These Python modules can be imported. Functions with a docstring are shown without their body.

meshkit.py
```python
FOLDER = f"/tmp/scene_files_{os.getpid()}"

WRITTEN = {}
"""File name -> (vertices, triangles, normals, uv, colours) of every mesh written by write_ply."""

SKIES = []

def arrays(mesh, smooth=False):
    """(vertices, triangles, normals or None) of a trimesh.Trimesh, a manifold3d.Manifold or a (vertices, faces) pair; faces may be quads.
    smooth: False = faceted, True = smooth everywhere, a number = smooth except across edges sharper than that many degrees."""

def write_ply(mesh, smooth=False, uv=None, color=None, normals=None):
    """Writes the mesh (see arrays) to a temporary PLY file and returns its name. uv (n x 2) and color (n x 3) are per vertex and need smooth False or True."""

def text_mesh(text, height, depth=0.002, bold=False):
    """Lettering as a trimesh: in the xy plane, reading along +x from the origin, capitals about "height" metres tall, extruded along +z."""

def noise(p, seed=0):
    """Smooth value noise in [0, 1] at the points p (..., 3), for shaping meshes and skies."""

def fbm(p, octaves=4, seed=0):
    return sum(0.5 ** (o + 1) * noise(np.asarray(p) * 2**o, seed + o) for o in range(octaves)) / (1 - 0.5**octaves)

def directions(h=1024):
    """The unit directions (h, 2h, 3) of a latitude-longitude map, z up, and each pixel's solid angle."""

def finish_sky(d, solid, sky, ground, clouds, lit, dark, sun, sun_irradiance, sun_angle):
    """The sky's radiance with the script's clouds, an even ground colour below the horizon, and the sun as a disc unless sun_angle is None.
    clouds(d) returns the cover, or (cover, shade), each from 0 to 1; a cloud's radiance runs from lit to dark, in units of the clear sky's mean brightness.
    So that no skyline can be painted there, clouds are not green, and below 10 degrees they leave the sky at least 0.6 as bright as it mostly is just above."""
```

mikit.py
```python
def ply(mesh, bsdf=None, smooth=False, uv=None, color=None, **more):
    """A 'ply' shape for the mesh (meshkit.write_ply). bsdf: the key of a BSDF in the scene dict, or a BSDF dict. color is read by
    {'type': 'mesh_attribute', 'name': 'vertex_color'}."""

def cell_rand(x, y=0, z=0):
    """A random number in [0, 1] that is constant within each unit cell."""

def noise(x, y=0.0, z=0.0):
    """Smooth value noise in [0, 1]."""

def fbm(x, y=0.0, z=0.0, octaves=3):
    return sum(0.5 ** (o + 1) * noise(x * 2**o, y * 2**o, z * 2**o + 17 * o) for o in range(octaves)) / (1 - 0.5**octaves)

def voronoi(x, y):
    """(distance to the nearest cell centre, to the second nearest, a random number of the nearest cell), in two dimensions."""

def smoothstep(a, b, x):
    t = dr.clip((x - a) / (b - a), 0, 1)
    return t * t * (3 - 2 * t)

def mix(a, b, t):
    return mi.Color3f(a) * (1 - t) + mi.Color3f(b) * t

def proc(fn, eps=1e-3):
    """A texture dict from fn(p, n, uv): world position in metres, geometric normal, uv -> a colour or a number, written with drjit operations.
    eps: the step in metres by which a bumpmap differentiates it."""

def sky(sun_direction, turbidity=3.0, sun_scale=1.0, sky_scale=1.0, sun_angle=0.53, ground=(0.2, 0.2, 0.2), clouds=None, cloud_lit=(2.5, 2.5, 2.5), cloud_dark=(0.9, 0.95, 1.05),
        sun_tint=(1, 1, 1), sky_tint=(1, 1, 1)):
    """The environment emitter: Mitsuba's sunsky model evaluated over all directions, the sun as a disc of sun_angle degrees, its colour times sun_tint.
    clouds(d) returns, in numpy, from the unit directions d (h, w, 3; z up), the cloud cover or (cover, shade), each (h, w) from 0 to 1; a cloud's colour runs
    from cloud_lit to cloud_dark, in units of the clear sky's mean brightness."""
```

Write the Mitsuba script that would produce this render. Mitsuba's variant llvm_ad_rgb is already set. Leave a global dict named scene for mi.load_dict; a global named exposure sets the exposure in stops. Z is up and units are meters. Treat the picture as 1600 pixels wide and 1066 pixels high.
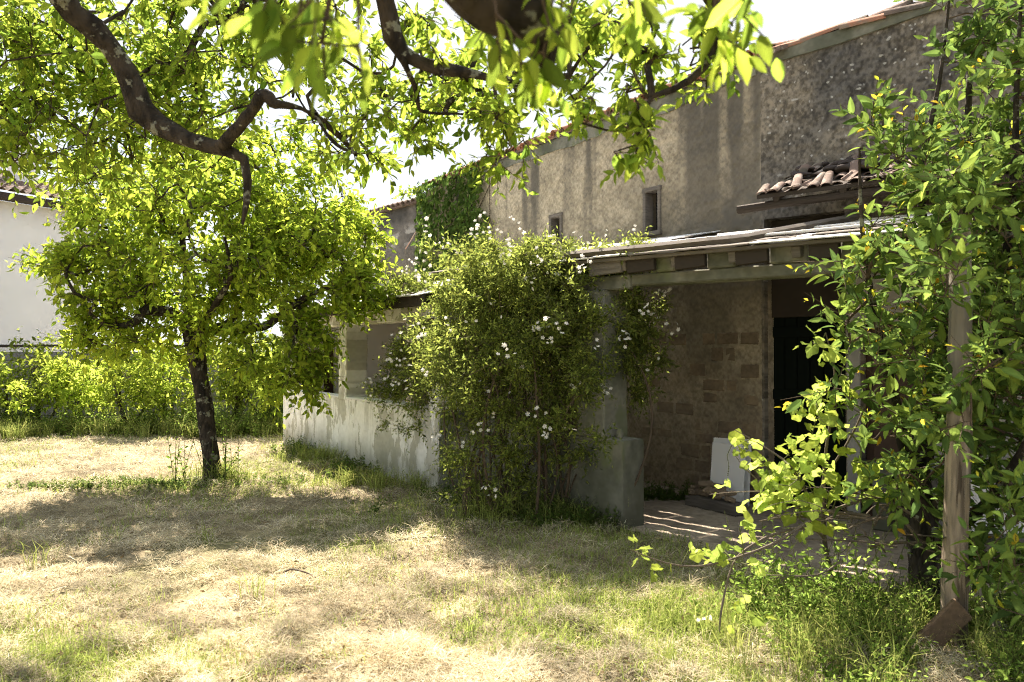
import math, random
import numpy as np, trimesh, mitsuba as mi, drjit as dr
import mikit, meshkit
from mikit import noise, fbm, smoothstep, mix, proc
from shapely.geometry import Polygon, box as sbox
import shapely

# ------------------------------------------------------------------ camera, sky, exposure
W, H, F, EYE, HORIZON = 1600, 1066, 1244.0, 1.6, 550.0      # picture size, focal length and horizon in photo pixels, eye height in m
T = mi.ScalarTransform4f
scene, labels = {}, {}
scene['camera'] = {
    'type': 'thinlens', 'fov': math.degrees(2 * math.atan(W / 2 / F)), 'fov_axis': 'x',
    'aperture_radius': 0.0045, 'focus_distance': 7.5, 'near_clip': 0.05, 'far_clip': 2000.0,
    'to_world': T().look_at(origin=[0, 0, EYE], target=[0, 1, EYE + (HORIZON - H / 2) / F], up=[0, 0, 1]),
}
SUN_AZ, SUN_EL = math.radians(-18), math.radians(51)
SUN = np.array([math.sin(SUN_AZ) * math.cos(SUN_EL), math.cos(SUN_AZ) * math.cos(SUN_EL), math.sin(SUN_EL)])


def clouds(d):
    c = meshkit.fbm(d * np.array([2.2, 2.2, 4.0]), 4, 5)
    return np.clip(0.62 + 0.9 * (c - 0.4), 0.4, 0.95), np.clip((c - 0.62) * 1.2, 0, 0.25)


scene['sky'] = mikit.sky(SUN.tolist(), turbidity=4.0, sun_scale=2.0, sky_scale=0.68, sky_tint=(1.06, 1.0, .93), sun_tint=(.97, 1.0, 1.10), clouds=clouds, cloud_lit=(2.3, 2.3, 2.3), cloud_dark=(1.3, 1.35, 1.4))
exposure = 3.05

rng = np.random.default_rng(7)
R3 = lambda n: rng.normal(size=(n, 3))
unit = lambda v: v / (np.linalg.norm(v, axis=-1, keepdims=True) + 1e-12)
UP = np.array([0, 0, 1.0])
PIT = math.atan((HORIZON - H / 2) / F)


def at(u, v, Y):
    """The point at depth Y (metres ahead) seen at pixel (u, v) of the photograph."""
    return np.array([(u - W / 2) / F * Y, Y, EYE + (HORIZON - v) / F * Y])


def ground_at(u, v, z=0.0):
    return at(u, v, (EYE - z) * F / (v - HORIZON))


def pix(p):
    p = np.asarray(p)
    return np.stack([W / 2 + F * p[..., 0] / p[..., 1], HORIZON - F * (p[..., 2] - EYE) / p[..., 1]], -1)


# ------------------------------------------------------------------ scene entries
counts = {}


def key_of(name, parent=None):
    k = name if parent is None else parent + '__' + name
    n = counts.get(k, 0)
    counts[k] = n + 1
    return k if n == 0 else f'{k}_{n:03d}'


def tag(key, label=None, cat=None, group=None, kind=None):
    d = labels.setdefault(key, {})
    for a, b in (('label', label), ('category', cat), ('group', group), ('kind', kind)):
        if b:
            d[a] = b
    return key


def thing(name, label, cat, group=None):
    return tag(key_of(name), label, cat, group)


def obj(name, mesh, bsdf, parent=None, smooth=False, label=None, cat=None, group=None, kind=None, color=None):
    k = key_of(name, parent)
    scene[k] = mikit.ply(mesh, bsdf, smooth=smooth, color=color)
    if label or cat or group or kind:
        tag(k, label, cat, group, kind)
    return k


def put(name, shape, parent=None, to_world=None):
    k = key_of(name, parent)
    scene[k] = {**shape, 'to_world': T(to_world.tolist())} if to_world is not None else dict(shape)
    return k


ORD = ['first', 'second', 'third', 'fourth', 'fifth', 'sixth', 'seventh', 'eighth', 'ninth', 'tenth', 'eleventh', 'twelfth', 'thirteenth', 'fourteenth', 'fifteenth', 'sixteenth', 'seventeenth', 'eighteenth', 'nineteenth', 'twentieth']


# ------------------------------------------------------------------ meshes
def join(parts):
    vs, fs, n = [], [], 0
    for v, f in parts:
        vs.append(v)
        fs.append(np.asarray(f) + n)
        n += len(v)
    return np.vstack(vs), np.vstack(fs)


_hull = {}


def bevel_box(sx, sy, sz, b=0.008):
    """A box of these full sizes, centred, with chamfered edges."""
    b = min(b, sx * .3, sy * .3, sz * .3)
    pts = []
    for X in (-1, 1):
        for Y in (-1, 1):
            for Z in (-1, 1):
                x, y, z = X * sx / 2, Y * sy / 2, Z * sz / 2
                pts += [(x - X * b, y - Y * b, z), (x - X * b, y, z - Z * b), (x, y - Y * b, z - Z * b)]
    if 'f' not in _hull:
        h = trimesh.convex.convex_hull(np.array(pts) / [sx, sy, sz])
        m = trimesh.Trimesh(np.array(pts), [[0, 0, 0]], process=False)
        from scipy.spatial import cKDTree
        idx = cKDTree(np.array(pts) / [sx, sy, sz]).query(h.vertices)[1]
        _hull['f'] = idx[h.faces]
    return np.array(pts, float), _hull['f']


def rough(vf, amp, seed=0, scale=6.0):
    v, f = vf
    d = np.stack([meshkit.noise(v * scale + 31.7 * k, seed + k) - .5 for k in range(3)], -1)
    return v + d * 2 * amp, f


def xf(vf, M):
    v, f = vf
    return v @ M[:3, :3].T + M[:3, 3], f


class Frame:
    """A wall's frame: s metres along, d metres out of it towards the garden, z up."""

    def __init__(self, o, direction):
        self.o = np.array([o[0], o[1], 0.0])
        t = unit(np.array([direction[0], direction[1], 0.0]))
        self.t, self.n = t, np.cross(UP, t)
        self.M = np.eye(4)
        self.M[:3, 0], self.M[:3, 1], self.M[:3, 3] = t, self.n, self.o

    def __call__(self, s, d=0.0, z=0.0):
        return self.o + self.t * s + self.n * d + UP * z

    def box(self, s0, s1, d0, d1, z0, z1, b=0.008):
        v, f = bevel_box(s1 - s0, d1 - d0, z1 - z0, b)
        return xf((v + [(s0 + s1) / 2, (d0 + d1) / 2, (z0 + z1) / 2], f), self.M)

    def slab(self, poly, d0, d1):
        """A polygon in (s, z), as thick as d0..d1."""
        m = trimesh.creation.extrude_polygon(poly, d1 - d0, engine='earcut')
        v = np.array(m.vertices)
        return xf((np.stack([v[:, 0], v[:, 2] + d0, v[:, 1]], 1), np.array(m.faces)[:, ::-1]), self.M)

    def s_at(self, u, d=0.0):
        k, o = (u - W / 2) / F, self.o + self.n * d
        return (k * o[1] - o[0]) / (self.t[0] - k * self.t[1])

    def z_at(self, u, v, d=0.0):
        return EYE + (HORIZON - v) / F * self(self.s_at(u, d), d)[1]


def tube(pts, radii, sides=8, wob=0.0, seed=0, cap=True):
    p = np.asarray(pts, float)
    r = np.broadcast_to(np.asarray(radii, float), (len(p),))
    t = unit(np.gradient(p, axis=0))
    a = np.cross(t[0], UP if abs(t[0][2]) < .9 else [1.0, 0, 0])
    fr = []
    for i in range(len(p)):
        a = a - t[i] * (a @ t[i])
        a = a / (np.linalg.norm(a) + 1e-12)
        fr.append((a, np.cross(t[i], a)))
    A, B = np.array([x[0] for x in fr]), np.array([x[1] for x in fr])
    ang = np.arange(sides) * 2 * np.pi / sides
    off = np.cos(ang)[None, :, None] * A[:, None] + np.sin(ang)[None, :, None] * B[:, None]
    v = p[:, None] + off * r[:, None, None]
    if wob:
        k = 1 + wob * (meshkit.fbm(v * (0.6 / max(r.max(), .01)), 3, seed) - .5) * 2
        v = p[:, None] + off * (r[:, None] * k)[..., None]
    n = len(p)
    i, j = np.meshgrid(np.arange(n - 1), np.arange(sides), indexing='ij')
    q = np.stack([i * sides + j, i * sides + (j + 1) % sides, (i + 1) * sides + (j + 1) % sides, (i + 1) * sides + j], -1).reshape(-1, 4)
    f = [np.vstack([q[:, [0, 1, 2]], q[:, [0, 2, 3]]])]
    v = v.reshape(-1, 3)
    if cap:
        v = np.vstack([v, p[:1], p[-1:]])
        jj = np.arange(sides)
        f += [np.stack([(jj + 1) % sides, jj, np.full(sides, n * sides)], 1), np.stack([(n - 1) * sides + jj, (n - 1) * sides + (jj + 1) % sides, np.full(sides, n * sides + 1)], 1)]
    return v, np.vstack(f)


def spline(pts, n):
    """n points of a smooth curve through the rows of pts (any number of columns)."""
    from scipy.interpolate import PchipInterpolator
    p = np.asarray(pts, float)
    t = np.r_[0, np.cumsum(np.linalg.norm(np.diff(p[:, :3], axis=0), axis=1) + 1e-9)]
    return PchipInterpolator(t, p)(np.linspace(0, t[-1], n))


def sticks(a, b, ra, rb, sides=3):
    """Many straight tapered twigs at once, from the rows of a to the rows of b."""
    t = unit(b - a)
    ref = np.where(np.abs(t[:, 2:]) < .9, UP, np.array([1.0, 0, 0]))
    x = unit(np.cross(t, ref))
    y = np.cross(t, x)
    ang = np.arange(sides) * 2 * np.pi / sides
    off = np.cos(ang)[None, :, None] * x[:, None] + np.sin(ang)[None, :, None] * y[:, None]
    ra, rb = (np.broadcast_to(np.asarray(r, float), (len(a),))[:, None, None] for r in (ra, rb))
    v = np.concatenate([a[:, None] + off * ra, b[:, None] + off * rb], 1).reshape(-1, 3)
    j = np.arange(sides)
    k = (j + 1) % sides
    f = np.vstack([np.stack([j, k, k + sides], 1), np.stack([j, k + sides, j + sides], 1)])
    return v, (f[None] + (np.arange(len(a)) * 2 * sides)[:, None, None]).reshape(-1, 3)


# leaf templates: x along the leaf (0..1), y across, z up
def leaf_template(width, stations, fold=.25, curl=.18, wave=0.0):
    v, f = [(0, 0, 0)], []
    for i in range(1, stations):
        x = i / stations
        w = width / 2 * math.sin(math.pi * x ** .8) ** .8
        z = -curl * x * x
        v += [(x, w, z + fold * w + wave * math.sin(9 * x)), (x, 0, z), (x, -w, z + fold * w - wave * math.sin(8 * x + 1))]
    v.append((1, 0, -curl))
    n = len(v) - 1
    f += [(0, 2, 1), (0, 3, 2)]
    for i in range(1, stations - 1):
        a, b = 1 + 3 * (i - 1), 1 + 3 * i
        f += [(a, a + 1, b + 1), (a, b + 1, b), (a + 1, a + 2, b + 2), (a + 1, b + 2, b + 1)]
    a = 1 + 3 * (stations - 2)
    f += [(a, a + 1, n), (a + 1, a + 2, n)]
    return np.array(v, float), np.array(f)


LEAF = leaf_template(.46, 3, .3, .2)
LEAF_FINE = leaf_template(.46, 5, .35, .22, .012)
LEAF_LANCE = leaf_template(.37, 5, .38, .26, .01)
LEAF_DIAMOND = (np.array([(0, 0, 0), (.45, .2, .05), (.45, -.2, .05), (1, 0, -.12)], float), np.array([(0, 2, 1), (1, 2, 3)]))
LEAF_SLIM = (np.array([(0, 0, 0), (.45, .18, .05), (.45, -.18, .05), (1, 0, -.1)], float), np.array([(0, 2, 1), (1, 2, 3)]))


def lobed_leaf():
    ang = np.linspace(-2.75, 2.75, 23)
    r = .5 * (1 + .09 * np.cos(ang * 2.3 * 2) + .05 * np.cos(ang * 19) + .03 * np.sin(ang * 31)) * (1.05 - .12 * np.abs(ang))
    x, y = .35 + r * np.cos(ang), r * np.sin(ang)
    z = .10 * np.abs(y) - .25 * (x - .2) ** 2 + .03 * np.cos(ang * 6)
    v = np.vstack([[(.3, 0, -.02)], np.stack([x, y, z], 1)])
    f = [(0, i, i + 1) for i in range(1, 23)]
    return v, np.array(f)


LEAF_LOBED = lobed_leaf()


def ivy_leaf():
    p = [(0, 0), (-.1, .28), (.12, .48), (.35, .3), (.55, .38), (.62, .18), (1, 0), (.62, -.18), (.55, -.38), (.35, -.3), (.12, -.48), (-.1, -.28)]
    v = np.array([(.3, 0, .06)] + [(x, y, -.05 * x) for x, y in p])
    return v, np.array([(0, i, i % 12 + 1) for i in range(1, 13)])


LEAF_IVY = ivy_leaf()


def leaf_axes(d, upness=1.0, spread=.7, ref=UP):
    d = unit(d)
    n = ref * upness + R3(len(d)) * spread
    n = unit(n - d * (n * d).sum(1, keepdims=True))
    return d, np.cross(n, d), n


def leaves(tmpl, p, axes, size):
    d, b, n = axes
    v, f = tmpl
    M = np.stack([d, b, n], -1) * np.asarray(size)[:, None, None]
    vs = (np.einsum('nij,kj->nki', M, v) + p[:, None]).reshape(-1, 3)
    return vs, (f[None] + (np.arange(len(p)) * len(v))[:, None, None]).reshape(-1, 3)


def leaf_matrices(p, axes, size):
    d, b, n = axes
    M = np.tile(np.eye(4), (len(p), 1, 1))
    M[:, :3, :3] = np.stack([d, b, n], -1) * np.asarray(size)[:, None, None]
    M[:, :3, 3] = p
    return M


def grow(nodes, targets, root=None, bend=.12, step=.25):
    """Joins each target to the nearest point of what has grown so far. Returns tubes' paths as node indices and each node's load."""
    P = [np.asarray(q, float) for q in nodes]
    parent = [-1] * len(P)
    buf = np.zeros((len(P) + len(targets) * 40 + 10, 3))
    buf[:len(P)] = P
    n = len(P)
    order = np.argsort([np.min(np.linalg.norm(buf[:n] - t, axis=1)) for t in targets])
    paths = []
    ends = np.zeros(len(targets), int)
    n0 = n
    for i in order:
        t = targets[i]
        dist = np.linalg.norm(buf[:n] - t, axis=1)
        k = int(np.argmin(dist + .15 * (np.arange(n) < 0)))
        a, L = buf[k].copy(), dist[k]
        m = max(2, int(L / step) + 1)
        side = R3(1)[0] * bend * L + UP * bend * L * .6
        path, last = [k], k
        for j in range(1, m + 1):
            x = j / m
            q = a + (t - a) * x + side * math.sin(math.pi * x) + R3(1)[0] * .012
            if n >= len(buf):
                buf = np.vstack([buf, np.zeros_like(buf)])
            buf[n] = q
            parent.append(last)
            path.append(n)
            last = n
            n += 1
        ends[i] = last
        paths.append(path)
    load = np.zeros(n)
    load[ends] += 1
    for i in range(n - 1, n0 - 1, -1):
        if parent[i] >= 0:
            load[parent[i]] += load[i]
    return buf[:n], paths, load


def branch_mesh(P, paths, load, tip=.004, power=.5, most=.06, sides=5):
    out = []
    for path in paths:
        r = np.minimum(tip * load[path] ** power, most)
        if len(path) > 1:
            r[0] = min(r[0], r[1] * 1.15)
        out.append(tube(P[path], r, sides, cap=False))
    return join(out)


def twigs(centres, n, length, bias=(0, 0, .3), spread=1.0, out_from=None, outward=.5):
    """n twigs from each centre: starts, directions, lengths."""
    c = np.repeat(centres, n, 0)
    d = R3(len(c)) * spread + np.array(bias)
    if out_from is not None:
        d += outward * unit(c - out_from)
    d = unit(d)
    L = length * rng.uniform(.55, 1.25, len(c))
    return c, d, L


def leaves_on(c, d, L, per, size, tilt=.9, droop=.25, start=.15, opposite=False, jitter=.25, upness=1.0, spread=.7):
    """Leaves along twigs: points, axes, sizes and how far along its twig each stands."""
    n = len(c)
    x = np.tile(np.linspace(start, 1, per), n) + rng.uniform(-.04, .04, n * per)
    cc, dd, LL = (np.repeat(q, per, 0) for q in (c, d, L))
    p = cc + dd * (LL * x)[:, None] - UP * (.15 * LL * x * x)[:, None]
    a = unit(np.cross(dd, UP + .01))
    b = np.cross(dd, a)
    k = np.tile(np.arange(per), n)
    phi = k * 2.4 if not opposite else (k // 2) * 1.57 + (k % 2) * np.pi
    phi = phi + np.repeat(rng.uniform(0, 6.28, n), per) + rng.normal(0, jitter, n * per)
    side = np.cos(phi)[:, None] * a + np.sin(phi)[:, None] * b
    ld = unit(dd * (1.2 - tilt * .6) + side * tilt - UP * droop + R3(n * per) * .15)
    s = size * rng.uniform(.6, 1.2, n * per) * (1 - .35 * np.clip(x, 0, 1) ** 3)
    return p, leaf_axes(ld, upness, spread), s, np.clip(x, 0, 1)


def tint(n, cols, vary=.30):
    """n random leaf colours between the given ones."""
    cols = np.asarray(cols, float)
    w = rng.dirichlet(np.full(len(cols), .6), n)
    return np.clip(w @ cols * np.exp(rng.normal(0, vary, (n, 1))), 0.002, .9)


def vein(tmpl, c):
    """Vertex colours of one leaf: paler along the midrib, deeper at the tip."""
    v = tmpl[0]
    k = np.where(np.abs(v[:, 1]) < .01, 1.22, .93) * (1.06 - .18 * v[:, 0])
    return np.clip(k[:, None] * np.asarray(c), .002, .9)


def veined(tmpl, col):
    return (col[:, None] * vein(tmpl, np.ones(3) * .5)[None] * 2).reshape(-1, 3).clip(.002, .9)


def foliage(parent, tmpl, p, axes, s, col, bsdf, variants, fine=None, n_parts=300, part='leaf', stuff='foliage', within=(0, W, 0, H)):
    """The leaves that show largest, up to n_parts, as parts of their own; the rest as one mesh."""
    q = pix(p)
    seen = (p[:, 1] > .3) & (q[:, 0] > within[0]) & (q[:, 0] < within[1]) & (q[:, 1] > within[2]) & (q[:, 1] < within[3])
    shown = np.where(seen, s / np.maximum(p[:, 1], .3), 0)
    top = np.argsort(-shown)[:n_parts]
    top = top[shown[top] > 0]
    rest = np.ones(len(p), bool)
    rest[top] = False
    lt = fine or tmpl
    shapes = [mikit.ply(lt, bsdf, smooth=bool(fine), color=vein(lt, c)) for c in tint(10, variants)]
    M = leaf_matrices(p[top], tuple(a[top] for a in axes), s[top])
    for i, m in zip(top, M):
        put(part, shapes[int(rng.integers(len(shapes)))], parent, m)
    if rest.any():
        vf = leaves(tmpl, p[rest], tuple(a[rest] for a in axes), s[rest])
        obj(stuff, vf, bsdf, parent, color=veined(tmpl, col[rest]), kind='stuff')


# ------------------------------------------------------------------ materials
def mat(key, d):
    scene[key] = d
    return key


def rgb(c):
    return {'type': 'rgb', 'value': [float(x) for x in c]}


def solid(key, color, roughness=.85, bump=None, scale=1.0, spec=.3):
    color = color if isinstance(color, dict) else rgb(color)
    d = {'type': 'principled', 'base_color': color, 'roughness': roughness, 'specular': spec}
    if bump is not None:
        d = {'type': 'bumpmap', 'arbitrary': bump, 'scale': scale, 'bsdf': d}
    return mat(key, {'type': 'twosided', 'bsdf': d})


def leaf_mat(key, color=None, rough=.5, trans=1.0):
    c = {'type': 'mesh_attribute', 'name': 'vertex_color'} if color is None else rgb(color)
    return mat(key, {'type': 'principledthin', 'base_color': c, 'roughness': rough, 'diff_trans': trans, 'eta': 1.45})


def along(p, F_):
    return p.x * float(F_.t[0]) + p.y * float(F_.t[1])


HOUSE = Frame((2.60, 8.29), (-.535, .845))        # the long wall, from its near corner away
SIDE = Frame((2.60, 8.29), (-.77, .64))           # the wall right of the corner: s runs to minus


def stucco(p, n, uv):
    s = along(p, HOUSE)
    c = mix((.37, .322, .24), (.265, .23, .17), smoothstep(.35, .7, fbm(p.x * 1.3, p.y * 1.3, p.z * 1.1, 4)))
    grain = smoothstep(.2, .8, .4 * fbm(p.x * 11, p.y * 11, p.z * 9, 3) + .6 * fbm(p.x * 34 + .6 * p.z, p.y * 34, p.z * 27 + p.x, 3))
    c = c * (0.58 + .84 * grain)
    streak = smoothstep(.42, .66, fbm(s * 3.1 + 40, p.z * .22, 3.0, 4)) * smoothstep(2.0, 4.4, p.z + .8 * noise(s * 2.0, 7.0))
    c = mix(c, (.075, .07, .062), streak * .85)
    low = smoothstep(.42, .7, fbm(s * 1.1 + 9, p.z * 1.2, 8.0, 4)) * smoothstep(4.1, 3.0, p.z) * smoothstep(.0, 1.1, p.z)
    c = mix(c, (.12, .105, .08), low * .6)
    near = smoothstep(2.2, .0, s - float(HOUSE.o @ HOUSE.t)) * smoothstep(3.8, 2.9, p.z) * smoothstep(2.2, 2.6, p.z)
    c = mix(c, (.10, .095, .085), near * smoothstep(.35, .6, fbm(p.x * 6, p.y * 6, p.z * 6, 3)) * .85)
    ochre = smoothstep(2.1, .9, p.z + fbm(s * 2, p.z * 2, 2.0) * .8)
    return mix(c, (.25, .185, .115) * mi.Color3f(.7 + .6 * grain), ochre * .6)


def stucco_bump(p, n, uv):
    return fbm(p.x * 22, p.y * 22, p.z * 20, 3) + .8 * fbm(p.x * 7, p.y * 7, p.z * 7, 2)


def pebble(p, n, uv):
    s = along(p, SIDE)
    c = mix((.18, .16, .13), (.09, .086, .08), smoothstep(.35, .65, fbm(s * 1.2, p.z * 1.2, 1.0, 4)))
    g = smoothstep(.2, .8, .4 * fbm(s * 11, p.z * 11, 4.0, 3) + .6 * fbm(s * 36 + p.z, p.z * 29 + s, 2.0, 3))
    c = c * (.40 + 1.1 * g)
    f1, f2, r = mikit.voronoi(s * 13 + 1.5 * noise(s * 7, p.z * 7), p.z * 13)
    spot = smoothstep(.20, .08, f1) * smoothstep(.72, .8, r)
    c = mix(c, (.42, .42, .40), spot * .7)
    return mix(c, (.05, .047, .042), smoothstep(.26, .10, f1) * smoothstep(.18, .12, r) * .5)


def white_wall(p, n, uv):
    s = p.x * .548 - p.y * .836
    c = mix((.84, .85, .84), (.77, .78, .77), fbm(p.x * 3, p.y * 3, p.z * 3, 3))
    wear = smoothstep(.47, .56, fbm(s * 5, p.z * 2.6, 5.0, 5) + .5 * (fbm(s * 17, p.z * 9, 3.0, 4) - .5) + .16 * smoothstep(-13.5, -9.0, s) - .11)
    c = mix(c, (.36, .355, .29), wear * .7)
    drip = smoothstep(.52, .72, fbm(s * 8, p.z * .8, 1.0, 4) + .3 * (fbm(s * 23, p.z * 6, 3.0, 3) - .5)) * smoothstep(.1, .95, p.z)
    c = mix(c, (.30, .295, .235), drip * .4)
    c = c * (.86 + .28 * fbm(p.x * 21, p.y * 21, p.z * 21, 3))
    foot = smoothstep(.42, .0, p.z - .25 * fbm(s * 4, 1.0, 2.0, 3))
    return mix(c, (.20, .20, .14), foot * .7)


def concrete(p, n, uv):
    c = mix((.19, .19, .16), (.085, .092, .07), smoothstep(.3, .7, fbm(p.x * 4, p.y * 4, p.z * 2, 4)))
    return mix(c * (.8 + .4 * fbm(p.x * 30, p.y * 30, p.z * 30, 2)), (.12, .14, .07), smoothstep(.56, .75, fbm(p.x * 7 + 3, p.y * 7, p.z * 3, 3)) * .7)


def concrete_foot(p, n, uv):
    return mix(concrete(p, n, uv), (.07, .072, .045), smoothstep(.45, .0, p.z - .5 * (fbm(p.x * 5, p.y * 5, p.z * 3, 3) - .4)) * .8)


def earth(p, n, uv):
    c = mix((.28, .24, .185), (.19, .16, .125), smoothstep(.3, .7, fbm(p.x * 2, p.y * 2, 0.0, 4)))
    return c * (.7 + .6 * fbm(p.x * 24, p.y * 24, 1.0, 3))


def lawn(p, n, uv):
    c = mix((.22, .185, .115), (.12, .10, .06), smoothstep(.3, .7, fbm(p.x * 3, p.y * 3, 0.0, 4)))
    g = smoothstep(.5, .68, fbm(p.x * .9 + 4, p.y * .9, 2.0, 4))
    c = mix(c, (.09, .10, .035), g * .6)
    return c * (.55 + .9 * fbm(p.x * 30, p.y * 30, 1.0, 3))


def wood_grey(p, n, uv):
    g = fbm(p.x * 14 + p.y * 14, p.y * 3 - p.x * 3, p.z * 60, 3)
    return mix((.17, .155, .135), (.07, .06, .052), g) * (.7 + .6 * noise(p.x * 3, p.y * 3, p.z * 3))


def wood_post(p, n, uv):
    g = fbm(p.x * 55, p.y * 55, p.z * 2.2, 4)
    c = mix((.27, .225, .165), (.11, .09, .068), smoothstep(.3, .72, g))
    c = mix(c, (.17, .16, .14), smoothstep(1.2, 2.2, p.z + .5 * noise(p.x * 20, p.y * 20, p.z * 2)) * .8)
    c = c * (.75 + .5 * fbm(p.x * 9, p.y * 9, p.z * 5, 3))
    crack = smoothstep(.60, .66, fbm(p.x * 38 + 5, p.y * 38, p.z * .9, 3))
    return mix(c, (.04, .03, .02), crack * .8)


def wood_post_bump(p, n, uv):
    return fbm(p.x * 60, p.y * 60, p.z * 2.5, 3) - .7 * smoothstep(.58, .66, fbm(p.x * 38 + 5, p.y * 38, p.z * .9, 3))


def bark(p, n, uv):
    c = mix((.048, .039, .030), (.014, .012, .010), smoothstep(.3, .7, fbm(p.x * 22, p.y * 22, p.z * 9, 4)))
    lich = smoothstep(.60, .68, fbm(p.x * 17 + 8, p.y * 17, p.z * 13, 4) + .25 * (fbm(p.x * 70, p.y * 70, p.z * 70, 2) - .5))
    return mix(c, (.22, .23, .18), lich * .75)


def bark_bump(p, n, uv):
    return fbm(p.x * 45, p.y * 45, p.z * 16, 4)


def terracotta(p, n, uv):
    r = noise(p.x * 4.3, p.y * 4.3, p.z * 4.3)
    c = mix((.36, .15, .085), (.21, .115, .075), r)
    return mix(c, (.16, .145, .11), smoothstep(.45, .7, fbm(p.x * 9, p.y * 9, p.z * 9, 3)) * .75)


def terracotta_old(p, n, uv):
    r = noise(p.x * 5, p.y * 5, p.z * 5)
    c = mix((.19, .135, .11), (.10, .08, .068), r)
    c = mix(c, (.36, .32, .28), smoothstep(.55, .7, fbm(p.x * 12, p.y * 12, p.z * 12, 3)) * .6)
    return mix(c, (.06, .055, .04), smoothstep(.5, .66, fbm(p.x * 4 + 2, p.y * 4, p.z * 4, 3)) * .85)


def far_grey(p, n, uv):
    c = mix((.16, .15, .14), (.07, .068, .066), smoothstep(.35, .65, fbm(p.x * 1.6, p.y * 1.6, p.z * 1.0, 4)))
    c = mix(c, (.20, .17, .13), smoothstep(4.0, 3.2, p.z) * .6)
    pale = smoothstep(.52, .62, fbm(p.x * 3, p.y * 3, p.z * 4, 4)) * smoothstep(4.0, 4.2, p.z) * smoothstep(4.65, 4.35, p.z)
    c = mix(c, (.42, .41, .39), pale * .8)
    return c * (.7 + .6 * fbm(p.x * 14, p.y * 14, p.z * 14, 3))


def plaster_tan(p, n, uv):
    c = mix((.21, .185, .15), (.10, .092, .08), smoothstep(.35, .7, fbm(p.x * 2.5, p.y * 2.5, p.z * .8, 4)))
    return c * (.7 + .6 * fbm(p.x * 20, p.y * 20, p.z * 20, 3))


def plaster_white(p, n, uv):
    return mix((.76, .77, .78), (.69, .70, .71), fbm(p.x * 2, p.y * 2, p.z * 2, 4))


def block_grey(p, n, uv):
    return mix((.26, .255, .25), (.15, .15, .145), fbm(p.x * 4, p.y * 4, p.z * 4, 4))


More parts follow.
